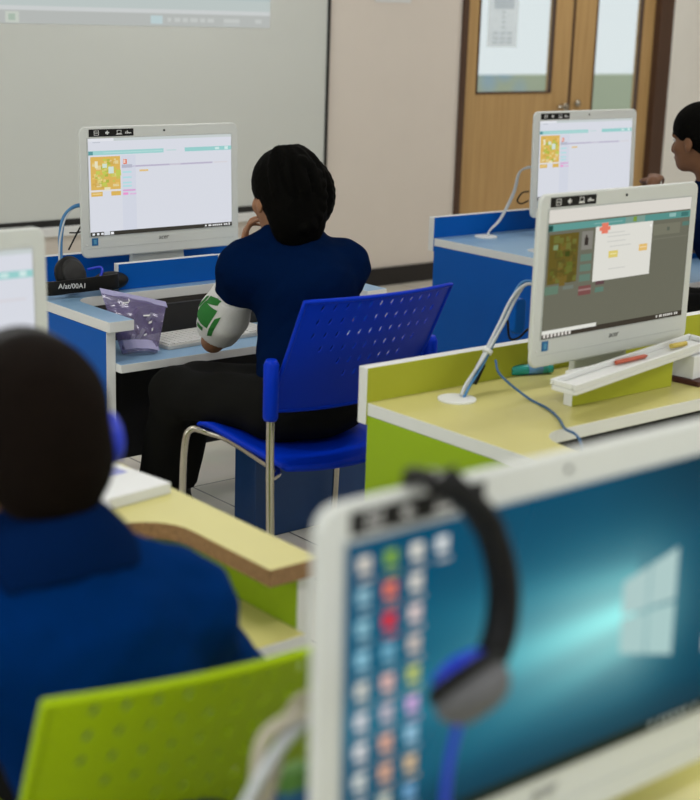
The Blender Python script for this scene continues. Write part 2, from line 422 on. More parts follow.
# ------------------------------------------------------------------ desks
ZT, ZS = .68, .55
def desk(x0, x1, yf, yc, yb, aw, top, side_m, lip_m, label, rail=None, chip=False, rad=.07, group=None, modz=.38, mody=None, arml=None):
    e = empty('computer_desk', (x0, yf, 0), label=label, cat='desk')
    if group: e['group'] = group
    W = x1-x0; D = yb-yf; C = yc-yf; al = arml or aw
    mats = [top, M_white, M_chip]
    poly = [(W, 0), (W, D), (0, D), (0, 0), (al, 0)]
    n0 = len(poly)
    for k in range(9):
        a = PI-PI/2*k/8; poly.append((al+rad+rad*math.cos(a), C-rad+rad*math.sin(a)))
    for k in range(9):
        a = PI/2-PI/2*k/8; poly.append((W-aw-rad+rad*math.cos(a), C-rad+rad*math.sin(a)))
    poly.append((W-aw, 0))
    N = len(poly)
    def side(i):
        if not chip: return 1
        return 1 if i in (0, 1, 2) else 2
    MB().prism(poly, ZT-.032, ZT, 0, 1, side).build('desktop', mats, e, bevel=.0015)
    MB().box(-.004, W+.004, D-.002, D+.030, ZT-.055, ZT+.085, faces={'-x': 1, '+x': 1, '+z': 1, '-z': 1}).build('back_lip', [lip_m, M_white], e, bevel=.002)
    for s, xa in ((0, .0), (1, W-.032)):
        MB().box(xa, xa+.032, .018, D-.002, 0, ZT-.033, faces={'-y': 1}).build('side_panel', [side_m, M_white], e, bevel=.0015)
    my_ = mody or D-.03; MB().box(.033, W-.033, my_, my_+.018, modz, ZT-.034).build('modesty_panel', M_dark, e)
    MB().box(.033, W-.033, -.01, min(C+.02, (mody or 9)-.005), ZS-.026, ZS, faces={'-y': 1, '-x': 1, '+z': 2}).build('keyboard_shelf', [side_m, M_white, top], e, bevel=.0015)
    if rail:
        a, b, yr, hh = rail
        MB().box(a-x0, b-x0, yr-yf, yr-yf+.028, ZT, ZT+hh, faces={'-x': 1, '+x': 1, '+z': 1}).build('monitor_rail', [lip_m, M_white], e, bevel=.0015)
    return e
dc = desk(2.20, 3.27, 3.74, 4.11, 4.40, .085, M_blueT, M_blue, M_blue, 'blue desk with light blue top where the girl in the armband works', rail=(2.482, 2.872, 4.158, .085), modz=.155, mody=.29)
M_navybox = mat('navy_box', (.002, .040, .15), .5)
bx = empty('storage_box', (2.80, 3.56, 0), label='dark blue storage box on the floor under the blue perforated chair', cat='box')
MB().box(-.235, .30, -.055, .055, 0, .345).build('box_body', M_navybox, bx, bevel=.004)
MB().box(-.240, .305, -.060, .060, .345, .365).build('lid', M_navybox, bx, bevel=.004)
dg = desk(2.255, 3.62, 1.90, 2.215, 2.635, .13, M_yel, M_green, M_lipg, 'green desk with yellow top and white edges right of the blue chair', rail=(2.645, 3.02, 2.335, .085), rad=.09)
dr = desk(4.185, 5.55, 3.75, 4.11, 4.505, .10, M_blueT, M_blue, M_blue, 'blue desk with light blue top standing in front of the wooden doors', rail=(4.62, 5.1, 4.24, .085))
dy = desk(.30, 1.518, 1.885, 2.225, 2.635, .105, M_yel, M_green, M_lipg, 'green desk with yellow top and bare chipboard cut-out beside the seated boy', chip=True, rad=.10)
df = desk(.70, 1.95, .42, .72, 1.08, .10, M_yel, M_green, M_lipg, 'yellow topped desk under the nearest monitor with the desktop wallpaper')
# desk far left of the front row (outside on the left of the blue one) is out of frame

def grommet(x, y, parent):
    g = MB(); P = [(0, 0)]
    g.prism([(x+.047*math.cos(a*PI/16), y+.047*math.sin(a*PI/16)) for a in range(32)], ZT, ZT+.005)
    o = g.build('grommet', M_white, parent, bevel=.001); o.location = (-parent.location.x, -parent.location.y, 0); return o
grommet(2.455, 2.535, dg); grommet(4.40, 4.42, dr); grommet(2.36, 4.33, dc)

# ------------------------------------------------------------------ monitors
MW, MH, SW, SH, CH = .615, .42, .555, .312, .070
def ui_normal(m, W, H, detail=True, seed=1):
    """lesson page: u to the right 0..1, v down 0..1"""
    rnd = random.Random(seed)
    def r(u0, v0, u1, v1, c, l=1): m.rect((u0*W, -.0002*l, (1-v1)*H), (1, 0, 0), (0, 0, 1), (u1-u0)*W, (v1-v0)*H, lin(c))
    r(0, 0, 1, 1, (214, 217, 226), 0)
    r(.17, 0, 1, .028, (196, 204, 204)); r(0, 0, .17, .028, (224, 226, 232)); r(.03, .035, .08, .045, (190, 195, 205))
    r(0, .125, .51, .168, (158, 208, 206)); r(.66, .125, 1, .168, (150, 204, 202)); r(.53, .14, .60, .152, (190, 214, 214), 2)
    r(.1, .145, .5, .15, (190, 222, 220), 2); r(.88, .135, .91, .158, (205, 230, 228), 2); r(.95, .13, .975, .16, (210, 232, 230), 2)
    r(0, .13, .03, .168, (90, 150, 155), 2)
    r(.012, .185, .21, .525, (216, 178, 92)); 
    for i in range(70):
        u = .02+rnd.random()*.165; v = .2+rnd.random()*.29; a = .012+rnd.random()*.022
        d = abs(u-.11)+abs(v-.35)*.5
        c = rnd.choice([(168, 180, 70), (190, 200, 90), (222, 205, 130), (196, 190, 90)]) if d < .09 else rnd.choice([(224, 190, 110), (206, 168, 84), (222, 205, 150)])
        r(u, v, u+a, v+a*1.3, c, 2)
    r(.13, .29, .165, .36, (205, 222, 214), 3); r(.04, .23, .06, .30, (228, 222, 190), 3); r(.09, .26, .12, .30, (205, 222, 205), 3)
    r(.10, .50, .14, .525, (228, 222, 180), 3)
    r(.0, .533, .21, .537, (240, 226, 190)); r(.012, .545, .088, .59, (216, 178, 92)); r(.145, .545, .21, .59, (216, 178, 92)); r(.02, .56, .08, .57, (234, 208, 150), 2)
    r(.22, .18, .315, .99, (208, 212, 224)); r(.23, .22, .255, .27, (222, 120, 90), 2); r(.232, .225, .245, .26, (235, 205, 195), 3)
    r(.22, .288, .86, .305, (184, 178, 200)); r(.55, .29, .63, .302, (205, 202, 214), 2); r(.87, .288, .97, .303, (212, 210, 216)); r(.22, .275, .29, .31, (180, 182, 198), 2)
    for v in (.345, .40, .455, .49): r(.225, v, .285, v+.018, (176, 218, 222), 2)
    r(.34, .335, .40, .355, (222, 190, 130), 2)
    r(.225, .535, .31, .552, (214, 160, 208), 2); r(.225, .565, .26, .59, (230, 150, 205), 2); r(.27, .575, .315, .59, (218, 180, 216), 2)
    taskbar(r)
def taskbar(r, c=(56, 54, 48)):
    r(0, .958, 1, 1, c, 2); r(.09, .958, .13, .995, (205, 210, 216), 3)
    for u in (.012, .042, .07): r(u, .968, u+.016, .99, (225, 228, 232), 3)
    r(.135, .966, .155, .992, (236, 238, 240), 3)
    for u in (.80, .825, .835, .855, .87, .885, .90, .915, .94, .955): r(u, .97, u+.011, .988, (224, 226, 226), 3)
    r(.975, .965, .985, .99, (224, 226, 226), 3)
def ui_dialog(m, W, H, **k):
    def r(u0, v0, u1, v1, c, l=1): m.rect((u0*W, -.0002*l, (1-v1)*H), (1, 0, 0), (0, 0, 1), (u1-u0)*W, (v1-v0)*H, lin(c))
    # slightly brighter towards the lower left in steps: the dimmed web page
    r(0, 0, 1, 1, (104, 104, 90), 0)
    r(0, 0, 1, .10, (216, 212, 204)); r(0, .112, .52, .165, (92, 150, 144)); r(.66, .112, 1, .165, (84, 142, 136)); r(.52, .112, .66, .165, (120, 150, 140)); r(.575, .115, .60, .155, (120, 150, 60), 2)
    r(.0, .118, .03, .162, (30, 72, 66), 2); r(.30, .135, .5, .142, (130, 175, 170), 2); r(.84, .12, .89, .15, (140, 180, 175), 2); r(.93, .12, .985, .155, (60, 110, 106), 2)
    r(.012, .19, .205, .575, (96, 84, 32))
    rnd = random.Random(5)
    for i in range(60):
        u = .02+rnd.random()*.16; v = .2+rnd.random()*.34; a = .012+rnd.random()*.03
        r(u, v, u+a, v+a*1.5, rnd.choice([(92, 98, 38), (104, 106, 50), (86, 78, 32), (110, 92, 40)]), 2)
    r(.04, .27, .07, .31, (120, 140, 100), 3); r(.12, .33, .15, .37, (60, 70, 24), 3)
    r(.0, .59, .09, .655, (96, 122, 104)); r(.12, .60, .19, .63, (110, 118, 108))
    r(.225, .19, .30, .335, (128, 126, 118)); r(.245, .24, .27, .30, (50, 44, 40), 2); r(.25, .22, .262, .24, (60, 50, 46), 2)
    for v in (.37, .45, .53): r(.225, v, .30, v+.055, (96, 122, 108))
    r(.225, .62, .31, .695, (118, 74, 72)); r(.225, .645, .31, .66, (150, 120, 116), 2); r(.34, .60, .40, .63, (92, 66, 70)); r(.34, .65, .40, .69, (92, 122, 108))
    r(.315, .165, .72, .60, (219, 218, 210), 4)
    r(.355, .14, .40, .225, (224, 122, 100), 5); r(.34, .17, .415, .20, (224, 122, 100), 5)
    for u, v, w_ in ((.40, .25, .16), (.40, .29, .13), (.42, .33, .15), (.40, .22, .12), (.42, .51, .12)): r(u, v, u+w_, v+.008, (200, 200, 194), 5)
    r(.415, .37, .48, .425, (216, 198, 110), 5); r(.63, .345, .69, .40, (222, 184, 110), 5); r(.425, .39, .47, .40, (232, 222, 160), 6); r(.635, .365, .685, .375, (236, 208, 160), 6)
    r(.70, .19, .71, .21, (240, 240, 236), 6)
    r(.73, .20, .93, .29, (116, 116, 100), 1); r(.945, .20, 1, .235, (84, 118, 108), 2); r(.73, .315, 1, .325, (112, 112, 98), 2); r(.83, .23, .85, .26, (90, 96, 84), 2)
    r(0, .935, .365, .965, (220, 220, 212), 3); r(0, .958, 1, 1, (58, 52, 44), 2)
    for i in range(8): r(.01+.024*i, .966, .024+.024*i, .992, (214, 210, 202), 4)
    for u in (.80, .825, .835, .855, .87, .885, .90, .915, .94, .955): r(u, .965, u+.011, .985, (200, 198, 190), 4)
def ui_wall(m, W, H, **k):
    nx, ny = 96, 60
    A = np.array
    def wall(u, v):
        c = A([0., 74, 106])*(1-.10*v)+A([2, 6, 4])*u
        if u > .3: c = c*(1)
        c = c*(1-u*.15)
        # glow round the lit window
        du = (u-.70)/(.40 if u < .70 else .17); dv = (v-.53)/.27; g = math.exp(-(du*du+dv*dv))
        c = c + A([134, 116, 92])*g
        # beams that fan out to the left
        if u < .73:
            w = (.73-u); half = .20+.38*w; q = (v-(.50+.10*w))/half
            bm = math.exp(-(q*q)*2.2)*math.exp(-w*1.6)
            st = .72+.28*math.cos(q*9.0)
            c = c + A([26, 70, 64])*bm*st
        # dark corner top right and bottom
        c = c*(1-.35*max(0, (u-.6)/.4)*max(0, 1-v/.30)) 
        c = c*(1-.25*max(0, (v-.82)/.18))
        return tuple(lin(np.clip(c, 0, 245)))
    for i in range(nx):
        for j in range(ny):
            u = (i+.5)/nx; v = (j+.5)/ny
            m.rect((i*W/nx, 0, (1-(j+1)/ny)*H), (1, 0, 0), (0, 0, 1), W/nx, H/ny, wall(u, v))
    def r(u0, v0, u1, v1, c, l=1): m.rect((u0*W, -.0003*l, (1-v1)*H), (1, 0, 0), (0, 0, 1), (u1-u0)*W, (v1-v0)*H, lin(c))
    def quad(u0, t0, b0, u1, t1, b1, c): m.add([(u0*W, -.0003, (1-b0)*H), (u1*W, -.0003, (1-b1)*H), (u1*W, -.0003, (1-t1)*H), (u0*W, -.0003, (1-t0)*H)], [(0, 1, 2, 3)], 0, lin(c))
    for (a, b) in ((.690, .766), (.770, .852)):
        f_ = lambda u: (u-.70)/.155
        tp = lambda u: .385-.065*f_(u)
        bt = lambda u: .655+.075*f_(u)
        quad(a, tp(a), .512, b, tp(b), .516, (172, 200, 198)); quad(a, .524, bt(a), b, .528, bt(b), (168, 200, 198))
    r(0, .955, 1, 1, (22, 34, 26), 1)
    for u in (.80, .83, .85, .87, .89, .91, .94): r(u, .965, u+.012, .987, (150, 158, 150), 2)
    for u in (.01, .04, .07): r(u, .965, u+.018, .99, (180, 190, 190), 2)
    r(.955, .70, .985, .765, (215, 220, 215), 2)
    rows = [[(225, 218, 205), (130, 175, 60), (235, 232, 220), (228, 232, 232)], [(150, 195, 210), (235, 120, 95), (230, 225, 215)], [(150, 200, 215), (225, 45, 55), (235, 215, 210)],
            [(150, 205, 225), (120, 180, 205), (215, 200, 190)], [(215, 215, 205), (235, 190, 180), (195, 205, 110)], [(220, 222, 225), (200, 190, 200), (215, 175, 225)],
            [(225, 225, 225), (230, 175, 150), (160, 205, 230)], [(215, 220, 215), (225, 175, 145), (220, 190, 150)], [(215, 220, 225), (200, 205, 190), (120, 170, 210)]]
    for j, row in enumerate(rows):
        for i, c in enumerate(row):
            u = .024+.057*i; v = .048+.098*j
            r(u, v, u+.027, v+.046, c, 2); r(u+.002, v+.066, u+.034, v+.078, tuple(int(x*.55+60) for x in c), 2)
            r(u+.010, v+.018, u+.026, v+.040, tuple(int(x*.85) for x in c), 3)

def monitor(x, y, z, rz, ui, label, tilt=math.radians(2), logo=True, name='computer_monitor', seed=1, group=None):
    e = empty(name, (x, y, z), rz, label=label, cat='monitor')
    if group: e['group'] = group
    # local frame: x across, y away from the viewer, z up; hinge at the bottom of the casing
    zb = .076 if ui is ui_wall else .083
    T = Matrix.Translation((0, 0, zb)) @ Matrix.Rotation(-tilt, 4, 'X')
    rp = rounded(-MW/2, MW/2, 0, MH, .024, 6)
    XZ = Matrix(((1, 0, 0, 0), (0, 0, -1, 0), (0, 1, 0, 0), (0, 0, 0, 1)))   # (x,y,z)->(x,-z,y)
    c = MB(); c.prism(rp, -.012, .0, 0, 0, M=T @ XZ)
    rp2 = rounded(-MW/2+.05, MW/2-.05, .05, MH-.04, .05, 6); c.prism(rounded(-MW/2+.02, MW/2-.02, .02, MH-.02, .03, 6), -.032, -.0121, 0, 0, M=T @ XZ); c.prism(rp2, -.058, -.0321, 0, 0, M=T @ XZ)
    cas = c.build('casing', M_mon, e, bevel=.004)
    # chin seam
    s = MB(); s.box(-SW/2-.001, SW/2+.001, -.0012, -.0002, CH+.001-.004, CH-.001, M=T)
    # screen surround
    s = MB(); s.box(-SW/2-.003, SW/2+.003, -.0015, 0.001, CH-.003, CH+SH+.003, M=T); s.build('screen_surround', M_monD, e)
    m = MB(); ui(m, SW, SH, seed=seed)
    TS = T @ Matrix.Translation((-SW/2, -.0022, CH))
    m.v = [tuple(TS @ Vector(p)) for p in m.v]
    sc = m.build('screen', M_scrF if ui is ui_wall else M_scr, e, color=True)
    # label strip with icons
    l = MB(); zz = CH+SH+.010
    l.box(-SW/2+.005, -SW/2+.170, -.0016, -.0004, zz-.004, zz+.019, M=T); st = l.build('sticker_strip', M_black, e)
    b0 = -SW/2+.005; zc = zz+.0075
    groups = [((.018, .036, .006, .0075), (.018, .036, -.0075, -.006), (.018, .0195, -.0075, .0075), (.0345, .036, -.0075, .0075), (.019, .035, -.001, .001)),
              ((.060, .066, -.003, .003), (.065, .069, -.006, .006), (.069, .0735, -.001, .001), (.0725, .0735, -.004, .004)),
              ((.100, .122, -.007, -.0045), (.103, .119, -.005, -.0025), (.103, .119, .006, .0075), (.103, .1045, -.003, .0065), (.1175, .119, -.003, .0065)),
              ((.134, .137, -.005, .002), (.136, .146, -.001, .001), (.140, .143, -.005, .005), (.145, .156, -.004, -.001))]
    for g_ in groups:
        ic = MB()
        for (u0, u1, w0, w1) in g_: ic.box(b0+u0, b0+u1, -.0022, -.0017, zc+w0, zc+w1, M=T)
        ic.build('icon', M_txtw, st)
    w_ = MB(); w_.ell(T @ Vector((0.01, -.0015, MH-.018)), (.0035, .002, .0035), nu=12, nv=8); w_.build('webcam', M_black, e)
    b = MB(); b.box(-MW/2+.035, -MW/2+.058, -.0016, -.0004, CH-.030, CH-.006, M=T); bd = b.build('badge', M_badge, e)
    b = MB(); b.box(-MW/2+.042, -MW/2+.051, -.0022, -.0017, CH-.025, CH-.011, M=T); b.build('badge_print', mat('badge_pale', (.10, .32, .5), .5), bd)
    b = MB(); b.ell(T @ Vector((-MW/2+.016, -.001, CH-.028)), (.003, .0015, .003), nu=10, nv=6); b.build('power_light', M_txtw, e)
    text_obj('acer', .022, 'maker_lettering', M_txtg, e, T @ stand(.0, -.0012, CH-.019), shear=.25)
    # seam across chin
    b = MB(); b.box(-MW/2+.02, MW/2-.02, -.0009, .0001, .030, .031, M=T); b.build('chin_seam', M_monD, e)
    # stand
    n = MB(); n.prism([(-.11, 0), (.11, 0), (.095, .14), (-.095, .14)], -.052, -.033, M=Matrix.Translation((0, 0, .0)) @ XZ); n.build('stand_neck', M_mon, e, bevel=.003)
    fo = MB(); fo.prism(rounded(-.13, .13, -.085, .075, .02), 0, .010); fo.build('stand_foot', M_mon, e, bevel=.003)
    return e
mon1 = monitor(2.748, 4.305, ZT, 0, ui_normal, 'white computer monitor showing a lesson page, in front of the girl with the armband', seed=1)
mon2 = monitor(2.890, 2.430, ZT, math.radians(2), ui_dialog, 'white computer monitor showing a dimmed page with a pop-up box, on yellow desk', tilt=0)
mon3 = monitor(4.845, 4.290, ZT, 0, ui_normal, 'white computer monitor on the far blue desk, in front of the wooden doors', seed=2)
mon3.scale = (1.035,)*3; mon1.scale = (1.015,)*3
monL = monitor(1.026, 2.480, ZT, 0, ui_normal, 'white computer monitor cut off by the left edge of the photo, facing the boy', seed=3)
monF = monitor(1.078, .952, ZT, 0, ui_wall, 'large blurred computer monitor in the foreground with a blue wallpaper and desktop icons', tilt=math.radians(1))

# ------------------------------------------------------------------ cables
def bundle(name, label, pts, strands, parent_group=None, z0=None, ties=(), extra=None):
    e = empty(name, pts[0], label=label, cat='cables'); o0 = Vector(pts[0])
    base = smooth_path([Vector(p)-o0 for p in pts], 10); N = len(base)
    for si, (m_, r_, off, ph) in enumerate(strands):
        P = []
        for i, p in enumerate(base):
            t_ = i/(N-1); a = ph+t_*5
            P.append(p+Vector((math.cos(a), math.sin(a)*.6, math.sin(a)*.5))*off)
        MB().tube(P, r_, 8).build('cable', m_, e)
    for tt in ties:
        i = int(tt*(N-1)); c = base[i]; d = (base[min(i+1, N-1)]-base[i-1]).normalized()
        MB().tube([c-d*.005, c+d*.005], .013, 12).build('cable_tie', M_white, e)
    return e
b2 = bundle('cable_bundle', 'pale cable bundle rising from the yellow desk to the monitor with the pop-up box',
       [(2.475, 2.535, ZT+.004), (2.50, 2.542, .715), (2.555, 2.55, .77), (2.61, 2.55, .85), (2.645, 2.55, .91), (2.68, 2.545, .945), (2.72, 2.52, .945)],
       [(M_cabW, .0040, .007, 0), (M_cabW, .0040, .007, 2.1), (M_cabBl, .0035, .007, 4.2)], ties=(.38,))
c = MB(); c.box(-.010, .010, -.008, .008, -.03, .025, M=Matrix.Translation((.065, .02, .05)) @ Matrix.Rotation(.55, 4, 'Y')); c.build('plug', M_black, b2, bevel=.003)
c = MB(); c.prism(rounded(-.018, .018, -.045, .045, .014), -.010, .010, M=Matrix.Translation((.205, .03, .175)) @ Matrix.Rotation(PI/2, 4, 'X')); c.build('strap', M_blue, b2, bevel=.003)
c = MB(); c.tube(smooth_path([(.16, .02, .17), (.17, .02, .125), (.20, .02, .12), (.235, .02, .14)], 6), .003, 8); c.build('thin_cable', M_black, b2)
b3 = bundle('cable_bundle', 'thin pale cable running from the far blue desk up behind its monitor',
       [(4.42, 4.43, ZT+.004), (4.45, 4.45, .70), (4.51, 4.45, .745), (4.58, 4.45, .85), (4.605, 4.45, .93), (4.64, 4.44, .955), (4.70, 4.43, .955)],
       [(M_cabW, .0040, .004, 0), (M_cabW, .0035, .004, 3.1)])
c = MB(); c.tube(smooth_path([(.24, 0.01, .17), (.20, .01, .165), (.175, .01, .135), (.20, .01, .12), (.24, .01, .13)], 6), .0035, 8); c.build('thin_cable', M_black, b3)
b1 = bundle('cable_bundle', 'blue cable curving up behind the monitor of the girl, beside the black headset',
       [(2.36, 4.33, ZT+.006), (2.375, 4.345, .745), (2.385, 4.36, .83), (2.41, 4.37, .90), (2.455, 4.37, .930), (2.53, 4.36, .925)],
       [(M_cabBl, .0050, .004, 0), (M_cabW, .0035, .005, 2.2), (M_cabBl, .0040, .005, 4.0)])
c = MB(); c.tube(smooth_path([(.06, .04, .10), (.10, .045, .16), (.14, .05, .21), (.16, .05, .22)], 8), .0028, 8); c.tube(smooth_path([(.07, .05, .155), (.11, .05, .155), (.15, .05, .18)], 8), .0025, 8); c.build('thin_cable', M_black, b1)
bf = bundle('cable_bundle', 'blurred cream cable loop hanging beside the left edge of the foreground monitor',
       [(.752, 1.045, ZT+.13), (.765, 1.035, .87), (.783, 1.03, .925), (.812, 1.02, .953), (.86, 1.01, .955)],
       [(mat('cream_cable', (.50, .46, .36), .6), .0065, .012, 0), (M_cabW, .006, .012, 2.1), (mat('beige_cable', (.42, .38, .28), .6), .006, .012, 4.2)])
c = MB(); c.tube([(-.0, .0, -.125), (0, 0, .0)], .012, 10); c.build('cable', bf.children[0].data.materials[0], bf)
c = MB(); c.prism(rounded(-.022, .022, -.035, .035, .01), -.010, .010, M=Matrix.Translation((.055, -.012, .022)) @ Matrix.Rotation(PI/2, 4, 'X')); c.build('plug', mat('blue_plug', (.01, .13, .36), .5), bf, bevel=.003)
c = MB(); c.prism(rounded(-.020, .020, -.012, .012, .008), -.010, .010, M=Matrix.Translation((.055, -.012, .065)) @ Matrix.Rotation(PI/2, 4, 'X')); c.build('plug_sleeve', mat('green_sleeve', (.12, .30, .05), .5), bf, bevel=.003)
# loose dark cable lying over the yellow desk
MBc = MB().tube(smooth_path([(2.575, 2.53, .765), (2.565, 2.50, .735), (2.60, 2.44, .687), (2.575, 2.35, .684), (2.53, 2.27, .684), (2.475, 2.20, .685), (2.463, 2.155, .683), (2.462, 2.135, .66), (2.462, 2.14, .62)], 8), .0032, 8)
# ------------------------------------------------------------------ chairs
def make_chair(name, shell_m, label):
    e = empty(name, (0, 0, 0), label=label, cat='chair')
    HW, zb_, zt_ = .253, .545, .866
    # back shell mapping: s in -1..1 across, t in 0..1 upward
    def bk(s_, t_):
        wv = HW*(1.0 - .03*(1-t_))
        if t_ < .25: wv *= 1
        z = zb_+(zt_-zb_)*t_ - .012*(1-abs(s_)**2.0)*(1-t_)**2 + .012*(1-s_*s_)*t_*0 
        y = -.125 - .155*t_ - .035*(1-s_*s_)*(.55+.45*t_)
        return Vector((s_*wv, y, z))
    NX, NY = 14, 8
    m = MB(); idx = {}
    def V(s_, t_):
        k = (round(s_, 5), round(t_, 5))
        if k not in idx: idx[k] = len(m.v); m.v.append(tuple(bk(s_, t_)))
        return idx[k]
    holes = {}
    lims = {7: (1, 12), 6: (1, 12), 5: (1, 12), 4: (2, 11), 3: (4, 10), 2: (5, 8)}
    for j in range(NY):
        for i in range(NX):
            s0 = -1+2*i/NX; s1 = -1+2*(i+1)/NX; t0 = j/NY; t1 = (j+1)/NY; sm_, tm = (s0+s1)/2, (t0+t1)/2
            ring = [(s0, t0), (sm_, t0), (s1, t0), (s1, tm), (s1, t1), (sm_, t1), (s0, t1), (s0, tm)]
            O = [V(*p) for p in ring]
            hole = j in lims and lims[j][0] <= i <= lims[j][1]
            if hole:
                sh = 0; tl = .10
                I = []
                for (a, b) in ring:
                    dx = (0 if a == sm_ else (1 if a > sm_ else -1)); dy = (0 if b == tm else (1 if b > tm else -1))
                    L = math.hypot(dx, dy)
                    I.append(V(sm_+(s1-s0)*(.12*dx/L+.03*dy), tm+(t1-t0)*.24*dy/L))
                for k in range(8): m.f.append((O[k], O[(k+1) % 8], I[(k+1) % 8], I[k])); m.mi.append(0); m.col.append((1, 1, 1)); m.sm.append(True)
            else:
                m.f.append(tuple(O)); m.mi.append(0); m.col.append((1, 1, 1)); m.sm.append(True)
    # rolled rim at the top
    o = m.build('backrest', shell_m, e); so = o.modifiers.new('thick', 'SOLIDIFY'); so.thickness = .004; so.offset = 0; es = o.modifiers.new('split', 'EDGE_SPLIT'); es.split_angle = .6
    rim = [bk(s_/12, 1.0) for s_ in range(-12, 13)]
    side_l = [bk(-1, t_/10) for t_ in range(0, 11)]; side_r = [bk(1, t_/10) for t_ in range(10, -1, -1)]
    bot = [bk(s_/12, 0) for s_ in range(11, -12, -1)]
    MB().tube(side_l+rim[1:-1]+side_r+bot, .0065, 8, closed=True).build('rim', shell_m, o)
    # seat shell
    def st(s_, t_):   # t 0 rear .. 1 front
        x = s_*(.245-.015*(1-t_)); y = -.19+.45*t_
        z = .400 + .050*t_ - .022*(1-s_*s_) - (.045*((t_-.8)/.2)**2 if t_ > .8 else 0)
        return (x, y, z)
    m = MB(); nx, ny = 14, 18
    for j in range(ny+1):
        for i in range(nx+1):
            s_ = -1+2*i/nx; t_ = j/ny
            # rounded corners
            k_ = 1.0
            if t_ > .88: k_ = 1-.12*((t_-.88)/.12)**2
            m.v.append(st(s_*k_, t_))
    for j in range(ny):
        for i in range(nx):
            a = j*(nx+1)+i; m.f.append((a, a+1, a+nx+2, a+nx+1)); m.mi.append(0); m.col.append((1, 1, 1)); m.sm.append(True)
    o = m.build('seat', shell_m, e); so = o.modifiers.new('thick', 'SOLIDIFY'); so.thickness = .012; so.offset = -1
    # legs, rear ones run up to carry the backrest
    for sx in (-1, 1):
        MB().tube(smooth_path([(sx*.285, -.20, .008), (sx*.282, -.19, .20), (sx*.280, -.18, .40), (sx*.280, -.178, .60)], 5), .0115, 12).build('leg', M_chrome, e)
        MB().tube(smooth_path([(sx*.290, .245, .008), (sx*.286, .232, .20), (sx*.282, .225, .37), (sx*.265, .215, .415), (sx*.225, .19, .405), (sx*.20, .12, .395), (sx*.20, -.05, .372), (sx*.215, -.13, .368), (sx*.279, -.175, .372)], 5), .0105, 12).build('leg', M_chrome, e)
        q = MB(); q.tube([(sx*.280, -.178, .535), (sx*.280, -.178, .545), (sx*.280, -.178, .685), (sx*.280, -.178, .700)], [.017, .021, .021, .014], 14); q.build('post_sleeve', shell_m, e)
    MB().tube([(-.2, -.05, .372), (.2, -.05, .372)], .008, 10).build('cross_bar', M_chrome, e)
    return e
chB = make_chair('stacking_chair', M_chB, 'blue perforated plastic chair with chrome legs, holding the girl with the armband')
chB.location = (2.555, 3.225, 0); chB.rotation_euler.z = math.radians(0)
chG = make_chair('stacking_chair', M_chG, 'lime green perforated plastic chair behind the boy at lower left')
chG.location = (.975, 1.585, 0); chG.rotation_euler.z = math.radians(-5)

